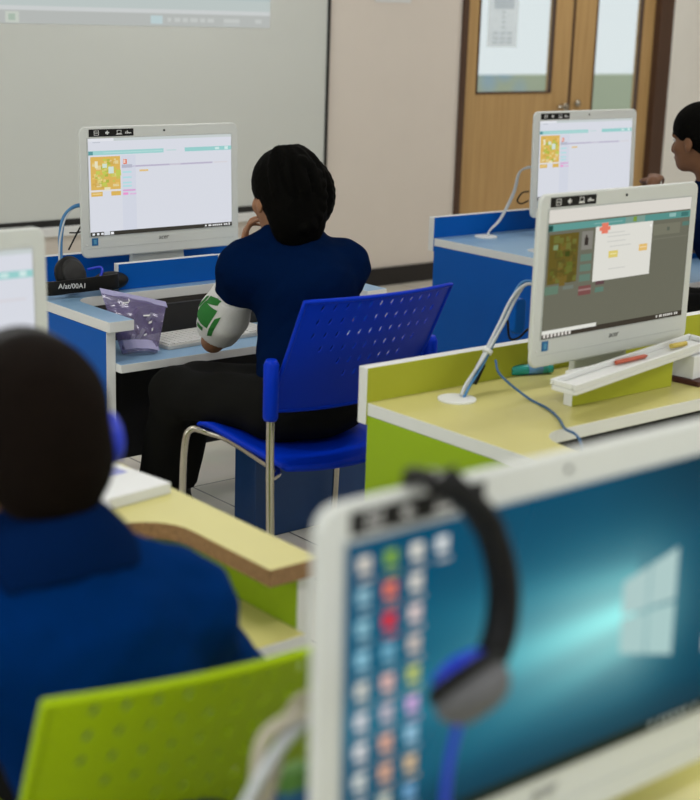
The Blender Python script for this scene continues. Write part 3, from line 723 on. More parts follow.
# ------------------------------------------------------------------ organic modelling by distance fields
def smin(a, b, k):
    h = np.clip(.5+.5*(b-a)/k, 0, 1); return b*(1-h)+a*h-k*h*(1-h)
class Field:
    def __init__(s, lo, hi, h):
        s.h = h; s.lo = np.array(lo, float); n = np.ceil((np.array(hi)-s.lo)/h).astype(int)+1; s.n = n
        s.F = np.full(n, .5, np.float32)
        s.ax = [s.lo[i]+h*np.arange(n[i]) for i in range(3)]
    def box(s, lo, hi):
        i0 = np.maximum(0, np.floor((np.array(lo)-s.lo)/s.h).astype(int)); i1 = np.minimum(s.n, np.ceil((np.array(hi)-s.lo)/s.h).astype(int)+1)
        if np.any(i1 <= i0): return None, None
        sl = tuple(slice(a, b) for a, b in zip(i0, i1))
        P = np.meshgrid(*[s.ax[i][sl[i]] for i in range(3)], indexing='ij')
        return sl, P
    def put(s, sl, d, k, sub=False):
        if sub: s.F[sl] = np.maximum(s.F[sl], -d)
        else: s.F[sl] = smin(s.F[sl], d, k)
    def cone(s, a, b, ra, rb, k=.02, sub=False, flat=None):
        a = np.array(a, float); b = np.array(b, float); m = max(ra, rb)+k+3*s.h
        sl, P = s.box(np.minimum(a, b)-m, np.maximum(a, b)+m)
        if sl is None: return
        ab = b-a; L2 = ab@ab; t = sum((P[i]-a[i])*ab[i] for i in range(3))/L2; tc = np.clip(t, 0, 1)
        d = np.sqrt(sum((P[i]-a[i]-tc*ab[i])**2 for i in range(3)))-(ra+(rb-ra)*tc)
        if flat:   # flat end cut at b
            d = np.maximum(d, (t-1)*math.sqrt(L2))
        s.put(sl, d.astype(np.float32), k, sub)
    def ell(s, c, r, k=.02, Rm=None, sub=False):
        c = np.array(c, float); r = np.array(r, float); m = r.max()+k+3*s.h
        sl, P = s.box(c-m, c+m)
        if sl is None: return
        Q = [P[i]-c[i] for i in range(3)]
        if Rm is not None: Q = [sum(Rm[j][i]*Q[j] for j in range(3)) for i in range(3)]   # to local frame (Rm columns = axes)
        k0 = np.sqrt(sum((Q[i]/r[i])**2 for i in range(3))); k1 = np.sqrt(sum((Q[i]/r[i]**2)**2 for i in range(3)))+1e-9
        s.put(sl, (k0*(k0-1)/k1).astype(np.float32), k, sub)
    def clip(s, p, n):   # keep the side the normal points away from
        P = np.meshgrid(*s.ax, indexing='ij'); n = np.array(n, float); n /= np.linalg.norm(n)
        s.F = np.maximum(s.F, sum((P[i]-p[i])*n[i] for i in range(3)).astype(np.float32))
    def disp(s, fn):
        P = np.meshgrid(*s.ax, indexing='ij'); s.F = (s.F+fn(*P)).astype(np.float32)
    def mesh(s, name, mats, parent=None, smooth_it=2):
        F = s.F; I = F < 0; n = F.shape
        F = F.copy()
        # surface nets
        c = np.zeros(tuple(x-1 for x in n), np.int8)
        for dx in (0, 1):
            for dy in (0, 1):
                for dz in (0, 1): c += I[dx:n[0]-1+dx, dy:n[1]-1+dy, dz:n[2]-1+dz]
        act = (c > 0) & (c < 8); ids = np.full(act.shape, -1, np.int64); ii = np.argwhere(act); ids[act] = np.arange(len(ii))
        acc = np.zeros((len(ii), 3)); cnt = np.zeros(len(ii))
        for a0 in [(0, 0, 0), (0, 0, 1), (0, 1, 0), (0, 1, 1), (1, 0, 0), (1, 0, 1), (1, 1, 0), (1, 1, 1)]:
            for d in range(3):
                if a0[d]: continue
                a1 = list(a0); a1[d] = 1
                f0 = F[ii[:, 0]+a0[0], ii[:, 1]+a0[1], ii[:, 2]+a0[2]]; f1 = F[ii[:, 0]+a1[0], ii[:, 1]+a1[1], ii[:, 2]+a1[2]]
                m = (f0 < 0) != (f1 < 0); t = np.where(m, f0/np.where(m, f0-f1, 1), 0)
                p = np.array(a0, float)[None].repeat(len(ii), 0); p[:, d] += t
                acc[m] += p[m]; cnt[m] += 1
        V = s.lo+(ii+acc/np.maximum(cnt, 1)[:, None])*s.h
        faces = []
        for d in range(3):
            o1, o2 = [(1, 2), (2, 0), (0, 1)][d]
            sl0 = [slice(1, n[k]-1) for k in range(3)]; sl1 = list(sl0); sl0[d] = slice(0, n[d]-1); sl1[d] = slice(1, n[d])
            A = I[tuple(sl0)]; B = I[tuple(sl1)]
            for flip, m in ((0, A & ~B), (1, ~A & B)):
                q = np.argwhere(m); q = q+np.array([0 if k == d else 1 for k in range(3)])
                if not len(q): continue
                def cell(a, b):
                    r = q.copy(); r[:, o1] -= a; r[:, o2] -= b; return ids[r[:, 0], r[:, 1], r[:, 2]]
                Q = np.stack([cell(1, 1), cell(0, 1), cell(0, 0), cell(1, 0)], 1)
                faces.append(Q[:, ::-1] if flip else Q)
        Fc = np.concatenate(faces)
        Fc = Fc[(Fc >= 0).all(1)]
        me = bpy.data.meshes.new(name); me.vertices.add(len(V)); me.vertices.foreach_set('co', V.ravel())
        me.loops.add(len(Fc)*4); me.loops.foreach_set('vertex_index', Fc.ravel().astype(np.int32))
        me.polygons.add(len(Fc)); me.polygons.foreach_set('loop_start', np.arange(0, len(Fc)*4, 4, dtype=np.int32))
        try: me.polygons.foreach_set('loop_total', np.full(len(Fc), 4, np.int32))
        except Exception: pass
        me.update(calc_edges=True); me.validate()
        me.polygons.foreach_set('use_smooth', [True]*len(me.polygons))
        for m in (mats if isinstance(mats, (list, tuple)) else [mats]): me.materials.append(m)
        o = bpy.data.objects.new(name, me); COL.objects.link(o)
        if parent: o.parent = parent
        if smooth_it:
            sm = o.modifiers.new('smooth', 'SMOOTH'); sm.factor = .5; sm.iterations = smooth_it
        return o

V3 = lambda *a: np.array(a, float)
def unit(v): v = np.array(v, float); return v/np.linalg.norm(v)
def lerp(a, b, t): return np.array(a)*(1-t)+np.array(b)*t

def head_frame(fwd, up=(0, 0, 1)):
    f = unit(fwd); r = unit(np.cross(f, up)); u = np.cross(r, f)
    return r, f, u        # right, forward, up
def add_head(F, c, fwd, up, s=1.0):
    r, f, u = head_frame(fwd, up); Rm = np.array([r, f, u]).T
    L = lambda x, y, z: np.array(c)+s*(x*r+y*f+z*u)
    F.ell(L(0, -.012, .025), V3(.074, .094, .090)*s, .01, Rm)       # cranium
    F.ell(L(0, .030, -.045), V3(.056, .062, .068)*s, .03*s, Rm)      # face / jaw
    F.ell(L(0, .062, -.092), V3(.026, .022, .020)*s, .03*s, Rm)      # chin
    F.ell(L(0, .094, -.030), V3(.014, .016, .024)*s, .014*s, Rm)     # nose
    F.cone(L(0, .084, .0), L(0, .104, -.036), .008*s, .011*s, .01*s)
    F.ell(L(0, .086, -.066), V3(.024, .010, .010)*s, .008*s, Rm)     # lips
    F.cone(L(-.040, .078, .018), L(.040, .078, .018), .010*s, .010*s, .016*s)   # brow
    for sx in (-1, 1):
        F.ell(L(sx*.040, .058, -.030), V3(.022, .020, .020)*s, .02*s, Rm)       # cheek
        F.ell(L(sx*.032, .098, .002), V3(.013, .010, .009)*s, .005, Rm, sub=True) if False else None
        F.ell(L(sx*.079, -.004, -.015), V3(.008, .018, .030)*s, .006*s, Rm)     # ear
        F.ell(L(sx*.086, .002, -.010), V3(.005, .009, .016)*s, .004, Rm, sub=True)
        F.ell(L(sx*.077, .000, -.040), V3(.007, .009, .011)*s, .004*s, Rm)
def head_extras(c, fwd, up, s, parent):
    r, f, u = head_frame(fwd, up); L = lambda x, y, z: tuple(np.array(c)+s*(x*r+y*f+z*u))
    for sx in (-1, 1):
        e = MB(); e.ell(L(sx*.031, .074, .0), (.0115*s,)*3, nu=14, nv=10); o = e.build('eye', M_eye, parent)
        e = MB(); e.ell(L(sx*.031, .0815, .0), (.0058*s,)*3, nu=10, nv=8); e.build('iris', M_iris, o)
        b = MB(); b.tube([L(sx*.014, .088, .020), L(sx*.032, .087, .027), L(sx*.050, .074, .021)], [.003*s, .0035*s, .002*s], 8); b.build('eyebrow', M_hair, parent)
    m = MB(); m.ell(L(0, .0915, -.064), (.019*s, .007*s, .0035*s), nu=16, nv=8, M=Matrix(np.array([r, f, u]).T.tolist())); m.build('lips', M_lip, parent)

def add_hand(F, wrist, d, pn, side, curl=(25, 35, 25), spread=.10, s=1.0, thumb_out=.7):
    """d: direction of the hand, pn: palm normal (palm side), side: thumb direction sign along d x pn"""
    d = unit(d); pn = unit(np.array(pn)-d*np.dot(pn, d)); t = np.cross(d, pn)*side
    w = np.array(wrist, float)
    pc = w+d*.045*s
    Rm = np.array([t, d, pn]).T
    F.ell(pc, V3(.034, .046, .013)*s, .01, Rm)
    F.cone(w-d*.01*s, w+d*.02*s, .019*s, .020*s, .015)
    base = [(.026, .078, .0085, (.036, .022, .018)), (.009, .084, .009, (.040, .026, .020)), (-.009, .081, .0085, (.037, .024, .019)), (-.026, .073, .0075, (.029, .018, .016))]
    for i, (x, y, rr, seg) in enumerate(base):
        p = w+(t*x+d*y)*s; F.cone(w+(t*x*.7+d*.05)*s, p, rr*1.15*s, rr*1.1*s, .006)
        dd = unit(d+t*spread*(1.2-i*.8)); ang = 0
        for k, L in enumerate(seg):
            ang += math.radians(curl[k]*(1+.12*i)); q = p+(dd*math.cos(ang)+pn*math.sin(ang))*L*s
            F.cone(p, q, rr*(1-.08*k)*s, rr*(1-.08*(k+1))*s, .003); p = q
    p = w+(t*.022+d*.018)*s; q = p+unit(t*thumb_out+d*.65+pn*.35)*.040*s; F.cone(p, q, .0125*s, .0105*s, .010)
    q2 = q+unit(t*.35+d*.85+pn*.45)*.030*s; F.cone(q, q2, .0102*s, .0095*s, .004); q3 = q2+unit(t*.10+d*.9+pn*.5)*.024*s; F.cone(q2, q3, .0094*s, .0078*s, .004)

def wob(amp, fr, ph=0):
    def fn(X, Y, Z): return amp*(np.sin(X*fr+ph+2.1*np.sin(Z*fr*.45+ph))*np.sin(Z*fr*.7+Y*fr*.5+ph*1.7)+.5*np.sin(Y*fr*1.3+Z*fr*1.1+ph))
    return fn

def person(J, bounds, h, mats, label, hands=True):
    """J: dictionary of joints. returns body object (top level) with clothes and hair as children"""
    skin, shirt, trs, hairm = mats
    lo, hi = bounds
    F = Field(lo, hi, h)
    s = J.get('s', 1.0)
    add_head(F, J['head'], J['fwd'], J['up'], s)
    r, f, u = head_frame(J['fwd'], J['up'])
    F.cone(np.array(J['head'])-u*.055*s-f*.015*s, J['neck'], .050*s, .054*s, .025)
    ch, pv = np.array(J['chest']), np.array(J['pelvis'])
    F.cone(J['neck'], ch, .055, .085, .05); F.cone(ch, pv, .095, .100, .05)
    for a in ('L', 'R'):
        F.cone(J['neck'], J['sh'+a], .05, .045, .04); F.cone(J['sh'+a], J['el'+a], .040*s, .033*s, .03); F.cone(J['el'+a], J['wr'+a], .034*s, .022*s, .015)
        hd = J['hand'+a]; add_hand(F, J['wr'+a], hd[0], hd[1], hd[2], hd[3], s=s*.92)
        if 'kn'+a in J:
            F.cone(J['hp'+a], J['kn'+a], .070, .052, .04); F.cone(J['kn'+a], J['an'+a], .050, .034, .02)
            F.cone(J['an'+a], np.array(J['an'+a])+V3(0, .12, -.035), .03, .025, .02)
    body = F.mesh('person', skin)
    tag(body, label=label, cat='person')
    # shirt
    F = Field(lo, hi, h*1.15); t = .012
    F.cone(np.array(J['neck'])+V3(0, 0, -.005), ch, .062, .100+t, .05); 
    sw = J.get('sw', .0)
    F.cone(ch, pv, .108+t+sw, .112+t+sw, .06)
    for a in ('L', 'R'):
        shv, ev = np.array(J['sh'+a]), np.array(J['el'+a])
        F.cone(J['neck'], shv, .060, .052, .06); F.cone(ch, shv, .100, .062, .08)
        F.cone(shv, lerp(shv, ev, J.get('sleeve', .72)), .052*s+.004, .052*s+.004, .06, flat=True)
    F.disp(wob(.0035, 34, J.get('ph', 0)))
    F.disp(wob(.0016, 85, J.get('ph', 0)+1))
    ob = F.mesh('shirt', shirt, body)
    # trousers and shoes
    if 'knL' in J:
        F = Field(lo, hi, h*1.4)
        F.ell(pv+V3(J.get('px', 0), .0, -.04), (.155+J.get('px', 0), .135, .10), .03)
        for a in ('L', 'R'):
            F.cone(J['hp'+a], J['kn'+a], .088, .070, .05); F.cone(J['kn'+a], lerp(J['kn'+a], J['an'+a], .93), .068, .056, .03, flat=True)
        F.disp(wob(.004, 30, 2))
        F.mesh('trousers', trs, body)
        for a in ('L', 'R'):
            G = Field(np.array(J['an'+a])-V3(.08, .10, .13), np.array(J['an'+a])+V3(.08, .24, .08), .007)
            an = np.array(J['an'+a]); G.cone(an+V3(0, -.03, -.055), an+V3(0, .13, -.06), .036, .034, .02); G.cone(an, an+V3(0, .01, -.05), .040, .042, .02)
            G.clip((0, 0, an[2]-.085), (0, 0, -1)); G.mesh('shoe', M_shoe, body)
    return body

# ---- the girl
G = dict(head=(2.560, 3.395, 1.075), fwd=(.06, .98, -.12), up=(-.02, .12, 1), s=1.0, neck=(2.585, 3.375, .945), chest=(2.590, 3.325, .80), pelvis=(2.52, 3.245, .535),
         shL=(2.462, 3.425, .866), elL=(2.522, 3.675, .600), wrL=(2.558, 3.575, .872), shR=(2.735, 3.33, .858), elR=(2.88, 3.50, .665), wrR=(2.90, 3.74, .60),
         handL=((.05, -.08, 1), (.75, -.6, .1), -1, (20, 35, 25)), handR=((-.1, .9, -.0), (0, 0, -1), -1, (15, 20, 15)),
         hpL=(2.45, 3.26, .50), knL=(2.36, 3.64, .47), anL=(2.43, 3.87, .10), hpR=(2.60, 3.26, .50), knR=(2.47, 3.68, .47), anR=(2.50, 3.83, .10), ph=.7, sleeve=.62, px=.05)
girl = person(G, ((2.25, 2.98, -.02), (3.0, 4.05, 1.25)), .0062, (M_skin, M_shirtG, M_trous, M_hair),
              'person in navy shirt with white armband and braided black hair, chin resting on one hand')
head_extras(G['head'], G['fwd'], G['up'], 1.0, girl)
# hair: cap with raised plaits that wrap the back of the head
r, f, u = head_frame(G['fwd'], G['up']); HC = np.array(G['head'])
Lh = lambda x, y, z: HC+x*r+y*f+z*u
F = Field(HC-V3(.24, .24, .20), HC+V3(.24, .24, .18), .0048)
Rm = np.array([r, f, u]).T
F.ell(Lh(0, -.022, .030), V3(.092, .104, .102), .01, Rm)
F.ell(Lh(0.008, -.060, -.035), V3(.090, .072, .095), .03, Rm)
F.ell(Lh(0.010, -.058, -.090), V3(.078, .055, .070), .03, Rm)
F.clip(Lh(0, .062, .03), f*.9+u*-.55)
for k, (az0, rad_) in enumerate([(-70, .0), (-45, 0), (-20, 0), (5, 0), (30, 0), (55, 0)]):
    for q in range(26):
        tq = q/25; el = math.radians(70-105*tq); az = math.radians(az0+18*tq)
        p = Lh(.092*math.sin(az)*math.cos(el)+.006, -.024-.106*math.cos(az)*math.cos(el), .026+.104*math.sin(el))
        F.ell(p+r*.003*(-1)**q, V3(1, 1, 1)*.0135, .004)
# thick plait from the crown down the right side of the head to the nape
for q in range(30):
    tq = q/29; ang = math.radians(78-152*tq)
    p = Lh(.010+.100*math.cos(ang), -.055-.015*math.sin(tq*PI), -.005+.100*math.sin(ang))
    side_ = (-1)**q
    F.ell(p+r*.009*side_+f*.008*side_, V3(1, 1, 1)*.0205, .003)
for q in range(16):
    tq = q/15; ang = math.radians(72-140*tq)
    p = Lh(-.035+.085*math.cos(ang), -.112, -.005+.096*math.sin(ang)); side_ = (-1)**q
    F.ell(p+r*.008*side_, V3(1, 1, 1)*.020, .003)
F.disp(lambda X, Y, Z: .0014*np.sin(X*260)*np.sin(Y*240)*np.sin(Z*250))
hg = F.mesh('hair', M_hair, girl, 1)
# armband on the left arm: a white tube round the sleeve with a green emblem
sh, el = V3(*G['shL']), V3(*G['elL']); ax = unit(el-sh)
F = Field(np.minimum(sh, el)-.12, np.maximum(sh, el)+.12, .006)
F.cone(lerp(sh, el, .30), lerp(sh, el, .60)+V3(-.012, -.01, 0), .062, .076, .01); F.cone(lerp(sh, el, .60)+V3(-.012, -.01, 0), lerp(sh, el, .95), .076, .066, .01)
F.clip(lerp(sh, el, .30), -ax); F.clip(lerp(sh, el, .80), ax)
F.disp(wob(.002, 40, 1))
band = F.mesh('armband', M_band, girl)
def emblem_patch(center_t, ang0, shapes, rad=.0775):
    # outward pointing patches around the band axis
    q1 = unit(np.cross(ax, V3(0, 0, 1))); q2 = np.cross(ax, q1)
    m = MB()
    for (a0, a1, t0, t1, sk) in shapes:
        n = 5; ring = []
        for i in range(n+1):
            a = math.radians(ang0+a0+(a1-a0)*i/n)
            for t_ in (t0, t1):
                tt = center_t+t_+(sk*(i/n)); ring.append(tuple(lerp(sh, el, tt)+(q1*math.cos(a)+q2*math.sin(a))*rad))
        for i in range(n): m.add([ring[2*i], ring[2*i+1], ring[2*i+3], ring[2*i+2]], [(0, 1, 2, 3)])
    return m
_d = unit(V3(-1, -.22, .1)); _q1 = unit(np.cross(ax, V3(0, 0, 1))); _q2 = np.cross(ax, _q1)
em = emblem_patch(.50, math.degrees(math.atan2(_d@_q2, _d@_q1)), [(-20, 22, -.11, .09, .05), (24, 34, -.12, .04, .05), (-34, -24, -.08, .14, .05), (-14, 20, -.24, -.15, .10), (-10, 14, .13, .19, .05)])
emo = em.build('emblem', M_emg, band); sb = emo.modifiers.new('sub', 'SUBSURF'); sb.subdivision_type = 'SIMPLE'; sb.levels = 2; sb.render_levels = 2; sd = emo.modifiers.new('wrap', 'SHRINKWRAP'); sd.target = band; sd.wrap_method = 'NEAREST_SURFACEPOINT'; sd.wrap_mode = 'OUTSIDE_SURFACE'; sd.offset = .0015
emo.name = 'emblem'

# ---- the boy
B = dict(head=(.840, 1.625, 1.066), fwd=(.04, .98, -.14), up=(.0, .12, 1), s=1.0, neck=(.845, 1.575, .925), chest=(.870, 1.575, .79), pelvis=(.93, 1.50, .54),
         shL=(.665, 1.60, .83), elL=(.62, 1.80, .64), wrL=(.78, 2.00, .60), shR=(1.035, 1.585, .802), elR=(1.205, 1.67, .600), wrR=(1.10, 1.96, .60),
         handL=((.3, .9, 0), (0, 0, -1), 1, (15, 20, 15)), handR=((-.2, .9, 0), (0, 0, -1), -1, (15, 20, 15)),
         hpL=(.86, 1.55, .50), knL=(.84, 1.90, .485), anL=(.84, 1.95, .10), hpR=(1.0, 1.55, .50), knR=(1.03, 1.90, .485), anR=(1.03, 1.95, .10), ph=2.2, sleeve=.85, sw=.015)
boy = person(B, ((.45, 1.28, -.02), (1.36, 2.22, 1.28)), .0068, (M_skinD, M_shirtB, M_trous, M_hairB),
             'person with short dark hair in blue polo shirt, seen from behind at lower left')
head_extras(B['head'], B['fwd'], B['up'], 1.0, boy)
r, f, u = head_frame(B['fwd'], B['up']); HC = np.array(B['head']); Lh = lambda x, y, z: HC+1.02*(x*r+y*f+z*u); Rm = np.array([r, f, u]).T
F = Field(HC-V3(.15, .17, .16), HC+V3(.15, .17, .16), .0055)
F.ell(Lh(0, -.020, .030), V3(.090, .106, .101), .01, Rm); F.ell(Lh(0, -.052, -.03), V3(.078, .062, .075), .03, Rm)
F.clip(Lh(0, .055, .02), f*.8+u*-.6); F.clip(Lh(0, -.05, -.094), -u)
F.disp(lambda X, Y, Z: .0012*np.sin(X*420+3*np.sin(Y*90))*np.sin(Y*400)*np.sin(Z*410)+.0025*np.sin(X*55+1)*np.sin(Y*60)*np.sin(Z*50))
F.mesh('hair', M_hairB, boy, 1)
# polo collar
F = Field(HC-V3(.2, .2, .25), HC+V3(.2, .2, .0), .0055)
nk = V3(*B['neck']); cb = V3(*B['chest']); q_ = .007
F.cone(nk+V3(0, 0, -.005), cb, .062+q_, .112+q_, .05)
for a in ('L', 'R'): F.cone(nk, B['sh'+a], .060+q_, .052+q_, .06); F.cone(cb, B['sh'+a], .100+q_, .062+q_, .08)
P_ = np.meshgrid(*F.ax, indexing='ij'); F.F = np.maximum(F.F, (np.sqrt((P_[0]-nk[0])**2+(P_[1]-nk[1]+.02)**2)-.098).astype(np.float32))
F.clip(nk+V3(0, -.03, -.022), (0, -.35, -1))
F.cone(nk+V3(0, 0, -.01), nk+V3(0, .006, .038), .080, .068, .012, flat=True)
F.mesh('collar', mat('navy_collar', (.001, .011, .055), .9, spec=.02), boy)
# headset worn by the boy
def headset(name, c, r, f, u, W, rad, label, cupc, textm=None):
    e = empty(name, tuple(c), label=label, cat='headphones')
    P = lambda x, y, z: Vector(tuple(x*r+y*f+z*u))
    band = MB(); pts = []; n = 22
    for i in range(n+1):
        a = PI*i/n; pts.append((math.cos(a)*W, math.sin(a)*rad))
    wid = .016; th = .005; ring = []
    for (x, z) in pts:
        L = math.hypot(x/W, z/rad); nx, nz = x/W, z/rad
        ring.append([P(x+nx*th, -wid, z+nz*th), P(x+nx*th, wid, z+nz*th), P(x-nx*th, wid, z-nz*th), P(x-nx*th, -wid, z-nz*th)])
    for i in range(n):
        for k in range(4):
            k2 = (k+1) % 4; band.add([ring[i][k], ring[i][k2], ring[i+1][k2], ring[i+1][k]], [(0, 1, 2, 3)], smooth=False)
    for q in (ring[0], ring[-1]): band.add(q, [(0, 1, 2, 3)])
    bo = band.build('headband', M_black, e, merge=True, bevel=.002)
    for sx in (-1, 1):
        Mx = Matrix(np.array([r, f, u]).T.tolist())
        y = MB(); y.tube([P(sx*W, 0, .0), P(sx*W*1.03, 0, -.02)], .008, 10); y.tube([P(sx*W*1.05, -.030, -.035), P(sx*W*1.07, -.022, -.012), P(sx*W*1.07, .022, -.012), P(sx*W*1.05, .030, -.035)], .004, 8); y.build('yoke', M_blueplast, e)
        cu = MB(); cu.tube([P(sx*(W-.004), 0, -.035), P(sx*(W+.004), 0, -.035), P(sx*(W+.016), 0, -.035), P(sx*(W+.020), 0, -.035)], [.036, .038, .034, .026], 24); co = cu.build('ear_cup', M_blueplast if cupc == 'blue' else M_black, e)
        pd = MB(); pd.tube([P(sx*(W-.020), 0, -.035), P(sx*(W-.014), 0, -.035), P(sx*(W-.005), 0, -.035)], [.032, .038, .037], 24); pd.build('ear_cushion', M_hpgrey if cupc != 'dark' else M_black, e)
    return e, bo, P
hs, hb, _ = headset('headphones', HC+u*.02-f*.002, r, unit(f+u*.25), unit(u-f*.25) if False else u, .098, .112, 'blue and black headset worn by the boy in the blue polo shirt', 'blue')

# ---- the student at the right edge
Rr = dict(head=(4.520, 3.47, 1.162), fwd=(-.12, .98, -.10), up=(0, .08, 1), s=1.0, neck=(4.60, 3.43, .985), chest=(4.66, 3.40, .83), pelvis=(4.74, 3.34, .54),
          shL=(4.535, 3.45, .895), elL=(4.60, 3.70, .72), wrL=(4.685, 3.80, .960), shR=(4.83, 3.42, .895), elR=(4.93, 3.68, .72), wrR=(4.9, 3.88, .66),
          handL=((.80, .45, .25), (.25, .2, -1), 1, (30, 30, 25)), handR=((-.2, .9, -.2), (0, 0, -1), -1, (15, 20, 15)),
          hpL=(4.66, 3.38, .50), knL=(4.66, 3.74, .47), anL=(4.66, 3.76, .10), hpR=(4.82, 3.38, .50), knR=(4.84, 3.74, .47), anR=(4.84, 3.76, .10), ph=4, sleeve=.9)
stu = person(Rr, ((4.30, 3.12, -.02), (5.10, 4.10, 1.32)), .0064, (M_skinD, M_shirtR, M_trous, M_hair),
             'person in dark navy shirt at the right edge, face in profile, one hand raised')
head_extras(Rr['head'], Rr['fwd'], Rr['up'], 1.0, stu)
r, f, u = head_frame(Rr['fwd'], Rr['up']); HC = np.array(Rr['head']); Lh = lambda x, y, z: HC+(x*r+y*f+z*u); Rm = np.array([r, f, u]).T
F = Field(HC-V3(.2, .28, .2), HC+V3(.2, .2, .2), .0055)
F.ell(Lh(0, -.012, .040), V3(.089, .108, .096), .01, Rm); F.ell(Lh(0, -.060, -.01), V3(.080, .064, .08), .03, Rm); F.ell(Lh(0, -.125, .05), V3(.05, .05, .05), .015, Rm)
F.clip(Lh(0, .090, .034), f*.55+u*-.85)
F.ell(Lh(-.079, .012, -.03), V3(.03, .026, .035), .01, Rm, sub=True); F.ell(Lh(.079, .012, -.03), V3(.03, .026, .035), .01, Rm, sub=True)
F.disp(lambda X, Y, Z: .0012*np.sin(X*300)*np.sin(Y*280)*np.sin(Z*120))
F.mesh('hair', M_hair, stu, 1)
chR = copy_tree(chB); chR.location = (4.75, 3.40, 0)
chR['label'] = 'blue plastic chair under the student at the right edge, mostly hidden by a monitor'

# ------------------------------------------------------------------ loose things
tag(MBc.build('loose_cable', M_cabB), label='thin dark blue cable trailing over the yellow desk and its edge', cat='cable')

# headphones hanging on the foreground monitor (seen edge on, hanging to the right and below)
def hang_headset():
    yb = .925
    e = empty('headphones', (.90, yb, 1.10), label='black and blue headset hanging over the top of the foreground monitor', cat='headphones')
    O = Vector((.90, yb, 1.10))
    raw = [(.945, 1.030, 1.07), (.940, 1.028, 1.11), (.925, 1.002, 1.150), (.905, .975, 1.177), (.891, .950, 1.187), (.892, .925, 1.186), (.913, .908, 1.162), (.932, .903, 1.128), (.943, .900, 1.088), (.943, .899, 1.050), (.934, .898, 1.024), (.920, .897, 1.010)]
    P = smooth_path([Vector(p)-O for p in raw], 6); ring = []; m = MB()
    for i, p in enumerate(P):
        t = (P[min(i+1, len(P)-1)]-P[max(i-1, 0)]).normalized(); w_ = Vector((0.35, -.94, .0)); w_ = (w_-t*w_.dot(t)).normalized(); nrm = t.cross(w_)
        a = .018 if i < 40 else .016; th = .0065
        ring.append([p+w_*a+nrm*th*.4, p+w_*a*.6+nrm*th, p-w_*a*.6+nrm*th, p-w_*a+nrm*th*.4, p-w_*a-nrm*th*.4, p-w_*a*.6-nrm*th, p+w_*a*.6-nrm*th, p+w_*a-nrm*th*.4])
    for i in range(len(ring)-1):
        for k in range(8):
            k2 = (k+1) % 8; m.add([ring[i][k], ring[i][k2], ring[i+1][k2], ring[i+1][k]], [(0, 1, 2, 3)], smooth=True)
    for q in (ring[0], ring[-1]): m.add(q, [tuple(range(8))])
    bo = m.build('headband', M_black, e, merge=True)
    # brand-like lettering on the band
    for k, ch_ in enumerate('A/at/00'):
        i = 26+k*2; p = P[i]; t = (P[i+1]-P[i-1]).normalized(); w_ = Vector((0.35, -.94, .0)); w_ = (w_-t*w_.dot(t)).normalized(); nrm = w_.cross(t)
        nn = nrm if nrm.z > -1 else -nrm
        nn = -t.cross(w_) if (t.cross(w_)).z < 0 else t.cross(w_)
        Mt = Matrix.Translation(p+nn*.0072) @ Matrix((t, nn.cross(t), nn)).transposed().to_4x4()
        text_obj(ch_, .018, 'lettering', M_txtw, bo, Mt)
    # lower ear cup, cushion facing left/down, hangs in front of the screen
    c0 = Vector((.880, .868, 1.008))-O; ax_ = Vector((-.15, .62, .62)).normalized()
    MB().tube([c0-ax_*.021, c0-ax_*.018, c0-ax_*.011, c0-ax_*.002, c0+ax_*.006, c0+ax_*.010], [.012, .024, .033, .038, .038, .035], 28).build('ear_cup', M_hpgrey, e)
    MB().tube([c0+ax_*.011, c0+ax_*.018, c0+ax_*.024], [.037, .039, .033], 24).build('ear_cushion', M_black, e)
    MB().tube([c0+ax_*.0245, c0+ax_*.032, c0+ax_*.036], [.030, .024, .010], 24).build('cushion_ring', M_blueplast, e)
    c1 = Vector((.950, 1.032, 1.045))-O
    MB().tube([c1-Vector((0, .014, 0)), c1, c1+Vector((0, .014, 0))], [.034, .037, .028], 24).build('ear_cup', M_hpgrey, e)
    MB().tube(smooth_path([Vector((.872, .875, .985))-O, Vector((.864, .878, .94))-O, Vector((.862, .88, .88))-O, Vector((.86, .88, .80))-O, Vector((.86, .87, .69))-O], 6), .0042, 8).build('cord', M_blueplast, e)
    return e
hang_headset()

